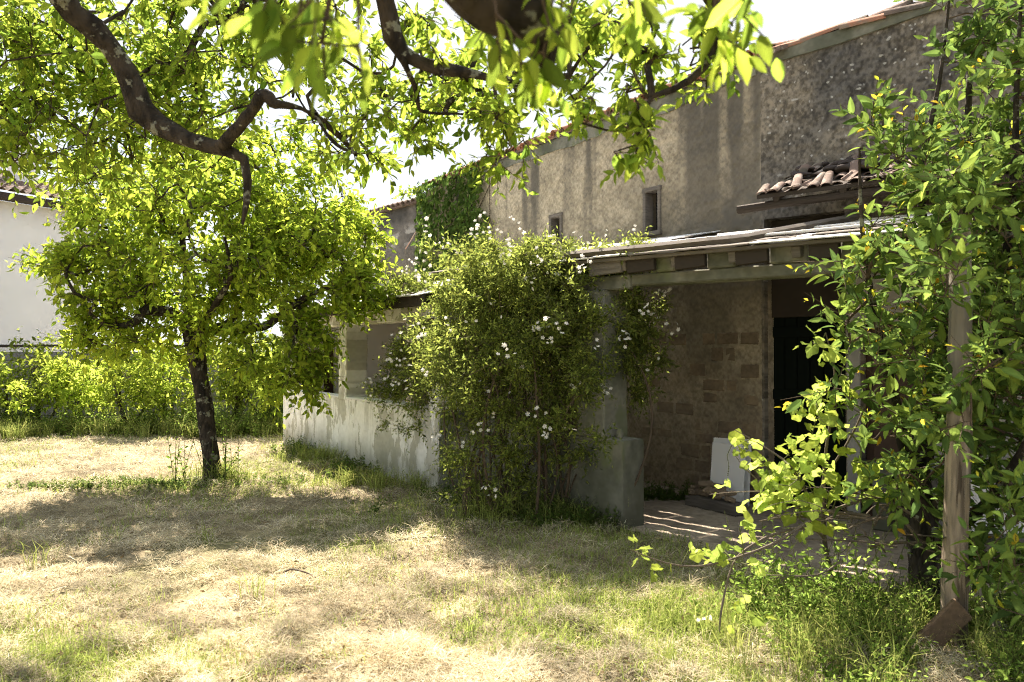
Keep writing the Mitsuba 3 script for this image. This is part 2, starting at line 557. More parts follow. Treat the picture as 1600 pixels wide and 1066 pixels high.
def sheet(p, n, uv):
    c = mix((.66, .67, .68), (.46, .47, .47), smoothstep(.3, .7, fbm(p.x * 5, p.y * 5, p.z * 5, 4)))
    return mix(c, (.18, .18, .15), smoothstep(.55, .7, fbm(p.x * 2.5 + 7, p.y * 2.5, 1.0, 4)) * .7)


def stone_col(p, n, uv):
    c = mix((.27, .205, .135), (.19, .15, .105), noise(p.x * 3.1, p.y * 3.1, p.z * 4.3))
    c = mix(c, (.12, .095, .07), smoothstep(.45, .7, fbm(p.x * 2.5, p.y * 2.5, p.z * 2.5, 4)) * .6)
    return c * (.6 + .8 * fbm(p.x * 25, p.y * 25, p.z * 25, 3))


STUCCO = solid('stucco', proc(stucco), .95, proc(stucco_bump, 4e-3), .045)
PEBBLE = solid('pebbledash', proc(pebble), .95, proc(stucco_bump, 4e-3), .04)
WHITE = solid('whitewash', proc(white_wall), .85, proc(lambda p, n, uv: fbm(p.x * 18, p.y * 18, p.z * 18, 3), 2e-3), .006)
CONCRETE = solid('concrete', proc(concrete_foot), .9, proc(lambda p, n, uv: fbm(p.x * 30, p.y * 30, p.z * 30, 3), 2e-3), .006)
EARTH = solid('earth', proc(earth), 1.0, proc(lambda p, n, uv: fbm(p.x * 28, p.y * 28, 0.0, 3), 2e-3), .02)
LAWN = solid('lawn', proc(lawn), 1.0)
GREYWOOD = solid('grey_wood', proc(wood_grey), .85)
POSTWOOD = solid('post_wood', proc(wood_post), .8, proc(wood_post_bump, 1e-3), .008)
BARK = solid('bark', proc(bark), .95, proc(bark_bump, 1e-3), .035)
TILE = solid('terracotta', proc(terracotta), .85)
TILE_OLD = solid('terracotta_old', proc(terracotta_old), .9)
TILE_DARK = solid('tile_dark', (.045, .036, .032), .8)
FARGREY = solid('far_grey', proc(far_grey), .95)
TAN = solid('plaster_tan', proc(plaster_tan), .95)
PLWHITE = solid('plaster_white', proc(plaster_white), .9)
BLOCK = solid('block_grey', proc(block_grey), .95)
SHEET = solid('roof_sheet', proc(sheet), .5, spec=.5)
STONE = solid('stone', proc(stone_col), .95, proc(lambda p, n, uv: fbm(p.x * 30, p.y * 30, p.z * 30, 3), 2e-3), .012)
DARKGREEN = solid('green_paint', (.004, .007, .005), .8, spec=.1)
DULL = solid('plaster_dull', proc(lambda p, n, uv: mix((.36, .355, .34), (.25, .245, .23), fbm(p.x * 3, p.y * 3, p.z * 3, 4))), .95)
BROWNDOOR = solid('brown_paint', (.055, .028, .018), .5)
DARKWOOD = solid('dark_wood', (.035, .028, .022), .85)
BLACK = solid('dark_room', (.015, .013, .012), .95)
BOARDWHITE = solid('board_white', (.66, .66, .65), .6)
DEADWOOD = solid('dead_wood', proc(lambda p, n, uv: mix((.15, .125, .10), (.07, .058, .046), fbm(p.x * 40, p.y * 40, p.z * 40, 3))), .9)
STEM = solid('green_stem', (.09, .10, .035), .8)
BROWNSTEM = solid('brown_stem', (.075, .055, .038), .9)
HAY = leaf_mat('hay', None, .8, .9)
BOARDWOOD = solid('board_wood', proc(lambda p, n, uv: mix((.17, .115, .07), (.07, .05, .033), fbm(p.x * 50 + p.z * 40, p.y * 40, p.z * 50 - p.x * 45, 3))), .85)
GLASS = mat('pane', {'type': 'twosided', 'bsdf': {'type': 'principled', 'base_color': rgb((.02, .022, .025)), 'roughness': .12}})
LEAFV = leaf_mat('leaf_blend', None, .5, 1.4)
GLOSSV = leaf_mat('leaf_gloss', None, .24, .8)
GRASSV = leaf_mat('grass_blend', None, .6, .9)
PETAL = leaf_mat('petal', (.78, .77, .72), .7, .8)

C_ORCH = [(.27, .36, .045), (.17, .27, .035), (.37, .44, .06), (.10, .18, .03)]
C_TREE = [(.33, .44, .045), (.22, .32, .035), (.44, .51, .06), (.12, .20, .03)]
C_BUSH = [(.22, .28, .055), (.15, .20, .045), (.33, .37, .08), (.09, .13, .035)]
C_PRIV = [(.12, .20, .048), (.07, .125, .04), (.21, .29, .052)]
C_VINE = [(.38, .48, .07), (.50, .56, .12), (.26, .38, .08)]
VINEB = leaf_mat('vine_blend', None, .3, 1.05)

# ------------------------------------------------------------------ ground
YARD = Polygon([(1.02, 7.2), (1.35, 6.75), (1.62, 6.25), (1.95, 5.75), (2.35, 5.35), (2.75, 4.85), (3.3, 4.3), (6.5, 2.6), (8.0, 5.0), (2.6, 8.4), (-2.3, 16.3), (-4.1, 14.0), (-.8, 9.0)])


def in_yard(x, y, grow_by=0.0):
    return shapely.contains_xy(YARD.buffer(grow_by) if grow_by else YARD, x, y)


def ground_z(x, y):
    p = np.stack([x, y, np.zeros_like(x)], -1)
    z = .09 * (meshkit.fbm(p * .55, 3, 3) - .5) + .07 * (meshkit.fbm(p * 2.2, 3, 8) - .5) + .07 * (meshkit.fbm(p * 6.5, 2, 12) - .5)
    near = np.clip((np.hypot(x, y) - 1) / 3, 0, 1)
    far = np.clip((60 - np.hypot(x, y)) / 40, 0, 1)
    return np.where(in_yard(x, y, .05), -.05, z * near * far)


gx = np.r_[-500, -150, -60, -30, -18, -13, np.arange(-10, 7.01, .075), 9, 13, 20, 40, 100, 500]
gy = np.r_[-300, -60, -15, -4, -1, np.arange(1.5, 17.6, .075), 19, 22, 28, 40, 80, 200, 900]
XX, YY = np.meshgrid(gx, gy, indexing='ij')
ZZ = ground_z(XX, YY)
ii, jj = np.meshgrid(np.arange(len(gx) - 1), np.arange(len(gy) - 1), indexing='ij')
ny = len(gy)
quad = np.stack([ii * ny + jj, (ii + 1) * ny + jj, (ii + 1) * ny + jj + 1, ii * ny + jj + 1], -1).reshape(-1, 4)
obj('ground', (np.stack([XX, YY, ZZ], -1).reshape(-1, 3), np.vstack([quad[:, [0, 1, 2]], quad[:, [0, 2, 3]]])), LAWN, smooth=True, kind='structure')

yx = np.arange(-4.4, 8.2, .07)
yy_ = np.arange(2.4, 16.6, .07)
XX, YY = np.meshgrid(yx, yy_, indexing='ij')
P3 = np.stack([XX, YY, XX * 0], -1)
ZZ = .02 * (meshkit.fbm(P3 * 1.7, 3, 5) - .5) + .022 * (meshkit.fbm(P3 * 8, 2, 6) - .5)
keep = in_yard(XX[:-1, :-1] + .035, YY[:-1, :-1] + .035)
ii, jj = np.nonzero(keep)
ny = len(yy_)
quad = np.stack([ii * ny + jj, (ii + 1) * ny + jj, (ii + 1) * ny + jj + 1, ii * ny + jj + 1], -1)
obj('dirt_yard', (np.stack([XX, YY, ZZ], -1).reshape(-1, 3), np.vstack([quad[:, [0, 1, 2]], quad[:, [0, 2, 3]]])), EARTH, smooth=True, kind='structure')


# ------------------------------------------------------------------ the old house
def canal_tile(L=.42, r0=.085, r1=.07, th=.014, n=7):
    ang = np.linspace(0, math.pi, n)
    rings = []
    for x, r in ((0, r0), (L, r1)):
        for q in (r, r - th):
            rings.append(np.stack([np.full(n, x), q * np.cos(ang), q * np.sin(ang)], 1))
    v = np.vstack(rings)
    f = []
    for i in range(n - 1):
        for a, b, flip in ((0, 2, False), (1, 3, True), (0, 1, True), (2, 3, False)):
            A, B, C, D = a * n + i, a * n + i + 1, b * n + i + 1, b * n + i
            f += [(A, C, B), (A, D, C)] if flip else [(A, B, C), (A, C, D)]
    for i in (0, n - 1):
        f += [(i, n + i, 3 * n + i), (i, 3 * n + i, 2 * n + i)]
    return v, np.array(f)


TILE_SHAPES = [mikit.ply(rough(canal_tile(), .004, k), TILE, smooth=40) for k in range(3)]
TILE_SMALL_SHAPES = [mikit.ply(rough((canal_tile(.24, .050, .040, .010)[0] * [1, 1, .55], canal_tile()[1]), .009, k + 9), TILE_OLD, smooth=40) for k in range(4)]
TILE_OLD_SHAPES = [mikit.ply(rough(canal_tile(), .006, k + 5), TILE_OLD, smooth=40) for k in range(3)]


def lay_tile(parent, shapes, p, up_roof, across, flip=False, jit=.05, name='roof_tile'):
    x = unit(up_roof + rng.normal(0, jit, 3))
    z = unit(np.cross(x, across)) * (-1 if np.cross(x, across)[2] < 0 else 1)
    if flip:
        z = -z
    y = np.cross(z, x)
    M = np.eye(4)
    M[:3, 0], M[:3, 1], M[:3, 2], M[:3, 3] = x, y, z, p
    put(name, shapes[int(rng.integers(len(shapes)))], parent, M)


house = thing('stone_house', 'long old rendered house with stained tan walls and clay tile eave behind the veranda', 'house')
win1 = (HOUSE.s_at(1032), HOUSE.s_at(1008), HOUSE.z_at(1020, 365), HOUSE.z_at(1020, 296))
win2 = (HOUSE.s_at(878), HOUSE.s_at(861), HOUSE.z_at(870, 378), HOUSE.z_at(870, 337))
door = (2.32, 3.1, -.2, 2.02)
EAVE = 4.64
outline = Polygon([(0, -.3), (7.9, -.3), (7.9, EAVE), (0, EAVE)])
for s0, s1, z0, z1 in (win1, win2, door):
    outline = outline.difference(sbox(s0, z0, s1, z1))
wall = obj('front_wall', HOUSE.slab(outline, -.4, 0), STUCCO, house)
side_out = Polygon([(0, -.3), (0, EAVE), (-1.5, EAVE + .10), (-4.6, EAVE + .30), (-4.6, -.3)])
side_out = side_out.difference(sbox(-.84, -.2, -.03, 2.98)).difference(sbox(-1.52, -.2, -.98, 1.86))
swall = obj('side_wall', SIDE.slab(side_out, -.4, -.001), PEBBLE, house, label='dark grey pebbledash wall right of the corner')
obj('gable_wall', HOUSE.slab(Polygon([(0, 0), (.4, 0), (.4, 1), (0, 1)]), -1, 0), STUCCO, house) if False else None
gable = Frame(HOUSE(7.9), HOUSE.n)                 # left end of the house
obj('end_wall', gable.slab(Polygon([(-.4, -.3), (-6.4, -.3), (-6.4, EAVE), (-3.4, EAVE + 1.25), (-.4, EAVE + .1)]), -.3, 0), TAN, house)
# coursed rubble showing low on the wall, near the corner
zc = .06
while zc < 1.75:
    h = rng.uniform(.12, .19)
    s = rng.uniform(-.02, .06) + .03
    while s < 1.75:
        w = rng.uniform(.16, .36)
        if rng.random() < (.5 if s < .9 else .22):
            pr = rng.uniform(.002, .009)
            v, f = bevel_box(w - .022, .10, h - .02, .014)
            v = rough((v, f), .007, int(rng.integers(999)), 9)[0] + [s + w / 2, pr - .05, zc + h / 2]
            obj('stone', xf((v, f), HOUSE.M), STONE, wall)
        s += w
    zc += h
# cement fillet under the eave
ss = np.linspace(.05, 5.7, 60)
low = EAVE - .10 - .10 * meshkit.fbm(np.stack([ss * 2.2, ss * 0, ss * 0], 1), 3, 4)
obj('eave_fillet', HOUSE.slab(Polygon(list(zip(ss, low)) + [(5.7, EAVE + .015), (.05, EAVE + .015)]), .0, .022), CONCRETE, house, label='pale cement band under the eave tiles')


def small_window(name, w, depth):
    s0, s1, z0, z1 = w
    fr = obj(name, join([HOUSE.box(s0 - .02, s0 + .03, -.12, .025, z0, z1), HOUSE.box(s1 - .03, s1 + .02, -.12, .025, z0, z1),
                         HOUSE.box(s0 - .03, s1 + .03, -.12, .03, z1 - .02, z1 + .03), HOUSE.box(s0 - .04, s1 + .04, -.13, .05, z0 - .03, z0 + .025)]), GREYWOOD, house)
    obj('pane', HOUSE.box(s0, s1, -.2, -.19, z0, z1, .001), GLASS, fr)
    obj('mullion', HOUSE.box((s0 + s1) / 2 - .012, (s0 + s1) / 2 + .012, -.188, -.165, z0, z1, .003), GREYWOOD, fr)


small_window('window', win1, .2)
small_window('window', win2, .2)
dw = obj('doorway', HOUSE.box(door[0], door[1], -.36, -.32, -.05, door[3], .004), DARKWOOD, house, label='dark doorway half hidden behind the flowering bush')
obj('lintel', HOUSE.box(door[0] - .1, door[1] + .12, -.2, .012, door[3] - .01, door[3] + .12), GREYWOOD, dw)
# tall green door at the corner, and the brown one further right
gd = key_of('green_door', house)
scene[gd] = mikit.ply(SIDE.box(-.835, -.035, -.24, -.20, .0, 1.98, .006), DARKGREEN)
for k in range(6):
    obj('plank', SIDE.box(-.835 + k * .133 + .006, -.835 + (k + 1) * .133 - .006, -.20, -.18, .02, 1.97, .005), DARKGREEN, gd)
for z in (.3, 1.1, 1.75):
    obj('ledge', SIDE.box(-.82, -.05, -.18, -.16, z, z + .11, .006), DARKGREEN, gd)
obj('door_header', SIDE.box(-.838, -.032, -.19, -.15, 1.96, 2.98, .004), DARKWOOD, house)
ws = Polygon([(-.86, -.02), (-.86, 2.66), (-4.55, 2.66), (-4.55, -.02)]).difference(sbox(-1.52, -.2, -.98, 1.86)).difference(sbox(-3.2, -.2, -2.3, 1.9))
obj('plaster_facing', SIDE.slab(ws, 0, .028), DULL, house, label='pale plastered wall beneath the veranda roof')
bd = key_of('brown_door', house)
scene[bd] = mikit.ply(SIDE.box(-1.52, -.98, -.2, -.16, .0, 1.86, .005), BROWNDOOR)
for z0, z1 in ((.12, .85), (.98, 1.74)):
    obj('panel', SIDE.box(-1.45, -1.05, -.16, -.148, z0, z1, .01), BROWNDOOR, bd)
sh = key_of('shutter', house)
scene[sh] = mikit.ply(SIDE.box(-3.2, -2.3, .0, .03, .02, 1.9, .005), BROWNDOOR)
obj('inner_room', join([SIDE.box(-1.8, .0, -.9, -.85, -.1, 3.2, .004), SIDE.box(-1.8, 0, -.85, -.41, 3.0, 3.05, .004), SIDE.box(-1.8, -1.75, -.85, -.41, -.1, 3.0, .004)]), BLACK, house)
# roof: slabs, then the eave row of canal tiles
def roof_slab(fr, s0, s1, z0, z1, depth, rise, out=.06):
    q = []
    for dz in (-.05, 0):
        q += [fr(s0, out, z0 + dz), fr(s1, out, z1 + dz), fr(s1, -depth, z1 + rise + dz), fr(s0, -depth, z0 + rise + dz)]
    return np.array(q), np.array([(0, 3, 2, 1), (4, 5, 6, 7), (0, 1, 5, 4), (1, 2, 6, 5), (2, 3, 7, 6), (3, 0, 4, 7)])


quadify = lambda q: (q[0], np.vstack([q[1][:, [0, 1, 2]], q[1][:, [0, 2, 3]]]))
RISE = .36
rf = obj('roof', join([quadify(roof_slab(HOUSE, -.3, 7.95, EAVE + .06, EAVE + .06, 3.4, 3.4 * RISE)),
                       quadify(roof_slab(SIDE, -4.6, 0.0, EAVE + .36, EAVE + .06, 3.4, 3.4 * RISE, .02))]), TILE_OLD, house)
up_h = unit(-HOUSE.n + UP * RISE)
for k in range(38):
    s = .06 + k * .208
    j = rng.normal(0, .012, 3)
    lay_tile(rf, TILE_SHAPES, HOUSE(s + j[0], .11 + j[1], EAVE + .028), up_h, HOUSE.t)
    lay_tile(rf, TILE_SHAPES, HOUSE(s + j[1], .11 - .37 + j[2], EAVE + .045 + .37 * RISE), up_h, HOUSE.t)
    if k < 37:
        lay_tile(rf, TILE_SHAPES, HOUSE(s + .104, .085, EAVE + .092), up_h, HOUSE.t, flip=True)
for k in range(11):
    s = -.02 - k * .40
    z = EAVE + .045 - s * .066
    lay_tile(rf, TILE_SHAPES if k < 3 else TILE_OLD_SHAPES, SIDE(s, -.01 + rng.normal(0, .02), z), -SIDE.t + UP * .05, SIDE.n, jit=.06)
    lay_tile(rf, TILE_OLD_SHAPES, SIDE(s - .2, -.17 + rng.normal(0, .02), z + .06), -SIDE.t + UP * .05, SIDE.n, jit=.06)
obj('verge_mortar', SIDE.slab(Polygon([(0, EAVE - .06), (0, EAVE + .06), (-1.5, EAVE + .16), (-4.6, EAVE + .37), (-4.6, EAVE + .26), (-1.5, EAVE + .06), (-.8, EAVE - .02)]), .0, .03), CONCRETE, house)
# tile porch roof against the side wall
porch = obj('porch_roof', quadify((np.array([SIDE(s, d, z) for z_ in (0, -.035) for s, d, z in ((-.5, 0, 3.44 + z_), (-.38, 1.02, 3.03 + z_), (-4.3, 1.02, 3.03 + z_), (-4.3, 0, 3.44 + z_))]),
                                   np.array([(0, 1, 2, 3), (7, 6, 5, 4), (0, 4, 5, 1), (1, 5, 6, 2), (2, 6, 7, 3), (3, 7, 4, 0)]))), DARKWOOD, house, label='sagging mossy tile porch roof over the corner door')
up_p = unit(np.array(-SIDE.n) + UP * .40)
for k in range(35):
    for r in range(4):
        s = -.44 - k * .112
        d = 1.05 - r * .26
        j = rng.normal(0, .022, 3)
        if rng.random() < .1:
            continue
        lay_tile(porch, TILE_SMALL_SHAPES, SIDE(s + j[0] - .03 * r, d + j[1], 3.03 + r * .26 * .40 + .002 + abs(j[2]) * .3), up_p + rng.normal(0, .05, 3), SIDE.t, jit=.13)
        if r == 0 and k % 3 == 0:
            lay_tile(porch, TILE_SMALL_SHAPES, SIDE(s - .056, d - .02 + j[2], 3.03 + .055), up_p, SIDE.t, flip=True, jit=.12)
moss = []
for k in range(110):
    m = trimesh.creation.icosphere(1, 1)
    a_, b_ = rng.random(2) ** .8
    v = np.array(m.vertices) * rng.uniform(.03, .075) * [1.3, 1.3, .55]
    moss.append((v + SIDE(-.5 - a_ * 2.2, .08 + b_ * .55, 3.44 - .40 * (.08 + b_ * .55) + .05), np.array(m.faces)))
v, f = join(moss)
obj('moss', rough((v, f), .025, 8, 14), TILE_DARK, porch, smooth=True, kind='stuff')
obj('eave_log', tube(spline([SIDE(-.16, .93, 2.935), SIDE(-1.2, .95, 2.95), SIDE(-2.6, .93, 2.93), SIDE(-4.2, .95, 2.95)], 12), .04, 9, .25, 3), DARKWOOD, porch)
for k in range(7):
    s = -.55 - k * .58
    obj('rafter', tube([SIDE(s, 1.0, 2.99), SIDE(s, -.02, 3.39)], .035, 7, .2, k), DARKWOOD, porch)

# ------------------------------------------------------------------ veranda
LW = Frame((-.86, 9.13), (-3.13, 4.77))
RW = Frame((1.0, 7.17), (-1.86, 1.96))
BW = Frame((1.0, 7.20), (-.77, .64))
LL, RL = math.hypot(3.13, 4.77), math.hypot(1.86, 1.96)
ver = thing('veranda', 'whitewashed veranda with low peeling walls, square pillars and a ramshackle plank roof', 'veranda')


def wall_mesh(fr, top, th, seed):
    """A low wall with a gently uneven face and edge: top = [(s, z), ...]."""
    s = np.linspace(top[0][0], top[-1][0], int((top[-1][0] - top[0][0]) / .06) + 2)
    zt = np.interp(s, [t[0] for t in top], [t[1] for t in top]) + .008 * (meshkit.fbm(np.stack([s * 4, s * 0, s * 0], 1), 3, seed) - .5) * 2
    prof = [(0, -.2), (0, .12), (0, .3), (0, .5), (0, .7), (0, 1 - .02), (-.018, 1), (-th + .018, 1), (-th, 1 - .02), (-th, .5), (-th, -.2)]
    v = []
    for a, z in zip(s, zt):
        for d, q in prof:
            v.append((a, d, q if q < 0 else q * z))
    v = np.array(v)
    v[:, 2] -= np.where(v[:, 2] > .6, .05 * np.clip(meshkit.fbm(np.stack([v[:, 0] * 5, v[:, 1] * 6, v[:, 0] * 0], 1), 3, seed + 7) - .56, 0, 1), 0)
    v[:, 1] += .020 * (meshkit.fbm(np.stack([v[:, 0] * 2.2, v[:, 2] * 2.2, v[:, 1] * 3], 1), 3, seed + 1) - .5)
    m = len(prof)
    i, j = np.meshgrid(np.arange(len(s) - 1), np.arange(m - 1), indexing='ij')
    q = np.stack([i * m + j, i * m + j + 1, (i + 1) * m + j + 1, (i + 1) * m + j], -1).reshape(-1, 4)
    f = [np.vstack([q[:, [0, 1, 2]], q[:, [0, 2, 3]]])]
    e = len(v) - m
    f.append(np.array([(0, k + 1, k) for k in range(1, m - 1)] + [(e, e + k, e + k + 1) for k in range(1, m - 1)]))
    return xf((v, np.vstack(f)), fr.M)


lw = obj('low_wall', wall_mesh(LW, [(.16, .925), (2.5, .93), (LL, .95)], .22, 2), WHITE, ver, smooth=35, label='long peeling white low wall on the left')
obj('coping', LW.box(.34, LL - .3, -.235, .012, .928, .952, .006), PLWHITE, lw)
obj('low_wall', wall_mesh(RW, [(-.0, .80), (.3, .81), (RL, .92)], .30, 6), CONCRETE, ver, smooth=35, label='grey green low wall end beside the entrance')


def pillar(fr, s0, s1, d0, d1, z0, z1, m):
    v, f = trimesh.remesh.subdivide_to_size(*bevel_box(s1 - s0, d1 - d0, z1 - z0, .014), .06)
    v = v + [(s0 + s1) / 2, (d0 + d1) / 2, (z0 + z1) / 2]
    return obj('pillar', rough(rough(xf((v, f), fr.M), .009, int(rng.integers(99)), 2.5), .006, int(rng.integers(99)), 11), m, ver, smooth=35)


pillar(LW, -.05, .20, -.30, .016, -.1, 2.1, WHITE)
sp = LW.s_at(542)
pillar(LW, sp, sp + .30, -.32, .014, .90, 1.99, WHITE)
pillar(LW, LL - .3, LL - .01, -.32, .014, .94, 1.99, WHITE)
sg = RW.s_at(945)
pillar(RW, sg, sg + .34, -.34, .014, .80, 2.18, CONCRETE)
pillar(BW, -3.6, -3.3, -.26, .0, -.1, 2.2, CONCRETE)
obj('beam', LW.box(-.1, LL + .1, -.27, -.03, 1.985, 2.18, .012), WHITE, ver)
obj('beam', RW.box(-.05, RL + .05, -.27, -.03, 2.17, 2.30, .012), CONCRETE, ver)
obj('beam', BW.box(-4.7, .02, -.27, -.03, 2.198, 2.30, .012), CONCRETE, ver, label='long concrete beam over the entrance')
# end wall at the far left with a brown door
EW = Frame(LW(LL - .02, -.25), LW.n)
ep = Polygon([(0, -.1), (0, 2.1), (-2.1, 2.6), (-2.1, -.1)])
ds = [EW.s_at(524), EW.s_at(506), EW.s_at(497), EW.s_at(489)]
e_hole = sbox(min(ds[:2]), -.05, max(ds[:2]), 1.85), sbox(min(ds[2:]), .6, max(ds[2:]), 1.6)
for h in e_hole:
    ep = ep.difference(h)
ewall = obj('end_wall', EW.slab(ep, -.15, 0), PLWHITE, ver)
obj('brown_door', EW.box(min(ds[:2]), max(ds[:2]), -.12, -.09, 0, 1.85, .004), BROWNDOOR, ver)
obj('dark_shutter', EW.box(min(ds[2:]), max(ds[2:]), -.12, -.09, .6, 1.6, .004), DARKWOOD, ver)
# boards and blocks between beam and roof, right of the corner
B0, PITCH = 2.47, .20
dark = [(921, 972), (980, 1023), (1055, 1102), (1150, 1200), (1265, 1312), (1400, 1445)]
blocks = [(1024, 1054), (1104, 1149), (1202, 1264), (1314, 1398)]
for a, b in dark:
    s1, s0 = BW.s_at(a, .07), BW.s_at(b, .07)
    v, f = bevel_box(s1 - s0, .05, .155, .006)
    c, q = math.cos(.06), math.sin(.06)
    v = v @ np.array([[c, 0, q], [0, 1, 0], [-q, 0, c]]).T
    obj('infill_board', xf((v + [(s0 + s1) / 2, .06, 2.382], f), BW.M), GREYWOOD if a == 921 else DARKWOOD, ver)
for a, b in blocks:
    s1, s0 = BW.s_at(a, .0), BW.s_at(b, .0)
    obj('infill_block', rough(BW.box(s0, s1, -.2, .0, 2.302, 2.455, .012), .006, int(a), 8), CONCRETE, ver)
for k in range(11):
    s = 1.0 - k * .52
    ax = [BW(s, .06, B0 - .10), BW(s, -1.72, B0 - .10 + 1.78 * PITCH)]
    v, f = bevel_box(1.83, .07, .09, .005)
    x = unit(ax[1] - ax[0])
    M = np.eye(4)
    M[:3, 0], M[:3, 1], M[:3, 2], M[:3, 3] = x, BW.t, np.cross(x, BW.t), (ax[0] + ax[1]) / 2
    obj('rafter', xf((v, f), M), GREYWOOD, ver)


def strip_panel(fr, s0, s1, d0, d1, z0, pitch, th, m, parent, name='roof_panel', twist=0.0):
    v, f = bevel_box(s1 - s0, d0 - d1, th, .004)
    v = v.copy()
    d = v[:, 1] + (d0 + d1) / 2
    z = z0 - d * pitch + v[:, 2] + twist * v[:, 0]
    return obj(name, xf((np.stack([v[:, 0] + (s0 + s1) / 2, d, z], 1), f), fr.M), m, parent)


for r in range(8):
    d0 = .16 - r * .235
    s = 1.15 - .05 * r
    while s > -4.4:
        w = rng.uniform(.7, 1.5)
        if rng.random() < (.93 if r not in (2, 5) else .72):
            strip_panel(BW, max(s - w, -4.5), s - .015, d0, d0 - rng.uniform(.165, .225), B0 + .012 + .012 * (r % 2), PITCH, .014, GREYWOOD if rng.random() < (.75 if r % 3 == 1 else .12) else SHEET, ver, twist=rng.normal(0, .008))
        s -= w
for r in range(9):
    d0 = .14 - r * .26
    s = .25
    while s < RL - .1:
        w = rng.uniform(.7, 1.3)
        if rng.random() < .9:
            strip_panel(RW, s + .01, min(s + w, RL), d0, d0 - rng.uniform(.2, .25), B0 + .050 + .012 * (r % 2), PITCH, .014, SHEET if r % 3 else GREYWOOD, ver, twist=rng.normal(0, .008))
        s += w
for r in range(7):
    d = .10 - r * .28
    obj('batten', xf((bevel_box(5.6, .045, .03, .004)[0] + [-1.65, d, B0 - .022 - d * PITCH], bevel_box(1, 1, 1)[1]), BW.M), GREYWOOD, ver)
for r in range(3):                      # pale cover strips lying along the roof
    d = -.28 - r * .47
    obj('cover_strip', xf((bevel_box(3.9 - r * .4, .035, .02, .004)[0] + [-1.3 - .3 * r, d, B0 + .052 - d * PITCH], bevel_box(1, 1, 1)[1]), BW.M), PLWHITE, ver)
# left part: rafters and dark sheets with pale edges
for k in range(9):
    s = .1 + k * .68
    ax = [LW(s, .2, 2.22), LW(s, -2.35, 2.22 + 2.55 * .23)]
    v, f = bevel_box(np.linalg.norm(ax[1] - ax[0]), .07, .10, .005)
    x = unit(ax[1] - ax[0])
    M = np.eye(4)
    M[:3, 0], M[:3, 1], M[:3, 2], M[:3, 3] = x, LW.t, np.cross(x, LW.t), (ax[0] + ax[1]) / 2
    obj('rafter', xf((v, f), M), GREYWOOD, ver)
for r in range(5):
    d0 = .28 - r * .53
    s = -.1
    while s < LL + .1:
        w = rng.uniform(.8, 1.3)
        strip_panel(LW, s + .01, min(s + w, LL + .25), d0, d0 - .56, 2.315 + .014 * (r % 2), .23, .016, SHEET, ver, twist=rng.normal(0, .012))
        s += w
obj('fascia', LW.box(-.1, LL + .2, .2, .235, 2.12, 2.255, .006), DARKWOOD, ver)
pl = [BW(BW.s_at(900), .17, B0 + .03), BW(BW.s_at(1010), .13, B0 + .035), BW(BW.s_at(1140), -.02, B0 + .06), BW(BW.s_at(1230, -.5), -.5, B0 + .17), BW(BW.s_at(1340, -1.15), -1.15, B0 + .32)]
c = spline(pl, 18)
v, f = tube(c, .032, 4)
k = obj('loose_plank', (v, f), GREYWOOD, label='long warped grey lath lying slantwise across the veranda roof', cat='plank')

# ------------------------------------------------------------------ things in the yard
bt = HOUSE.n
def leaning(name, s, w, h, d_foot, tilt, th, m, label, cat, group=None, turn=0.0):
    v, f = bevel_box(w, th, h, .004)
    v = v + [0, 0, h / 2]
    c, q = math.cos(tilt), math.sin(tilt)
    v = v @ np.array([[1, 0, 0], [0, c, -q], [0, q, c]]).T
    c, q = math.cos(turn), math.sin(turn)
    v = v @ np.array([[c, -q, 0], [q, c, 0], [0, 0, 1]]).T
    return obj(name, xf((v + [s, d_foot, .02], f), HOUSE.M), m, label=label, cat=cat, group=group)


leaning('white_board', .17, .40, .68, .30, -.16 * -1, .018, BOARDWHITE, 'white board leaning on the house corner behind the rubble, nearest the wall', 'board', turn=.45)
leaning('white_board', .13, .36, .64, .40, .16, .018, BOARDWHITE, 'white board in front of its twin, partly in shade, behind the grape vine leaves', 'board', turn=.38)
sl = [HOUSE(.98, .42), HOUSE(.15, .62)]
obj('wooden_sleeper', HOUSE.box(-.23, .46, .47, .66, .0, .11, .012), GREYWOOD, label='low grey timber sleeper on the dirt under the pile of rubble', cat='sleeper')
rubble = {}
for k in range(20):
    sx, sy, sz = rng.uniform(.07, .15), rng.uniform(.05, .10), rng.uniform(.03, .065)
    v, f = trimesh.remesh.subdivide(*bevel_box(sx, sy, sz, .012))
    v, f = rough((v, f), .010, 40 + k, 14)
    a = rng.uniform(0, 3.1)
    R = np.array([[math.cos(a), -math.sin(a), 0], [math.sin(a), math.cos(a), 0], [0, 0, 1]])
    tl = rng.normal(0, .18)
    R = R @ np.array([[1, 0, 0], [0, math.cos(tl), -math.sin(tl)], [0, math.sin(tl), math.cos(tl)]])
    s = rng.uniform(-.12, .42)
    layer = int(rng.random() * (1 + 2 * (1 - abs(s - .2) / .4)))
    key = obj('rubble_piece', xf((v @ R.T + [s, .56 + rng.uniform(-.05, .05), .11 + .03 + layer * .05], f), HOUSE.M), STONE, cat='rubble', group='rubble pieces piled on the sleeper')
    rubble.setdefault(min(layer, 2), []).append((-s, key))
for layer, got in rubble.items():
    for i, (_, key) in enumerate(sorted(got)):
        tag(key, f"pale stone fragment, {ORD[i]} from the left in the {('bottom', 'middle', 'top')[layer]} layer of the rubble pile")
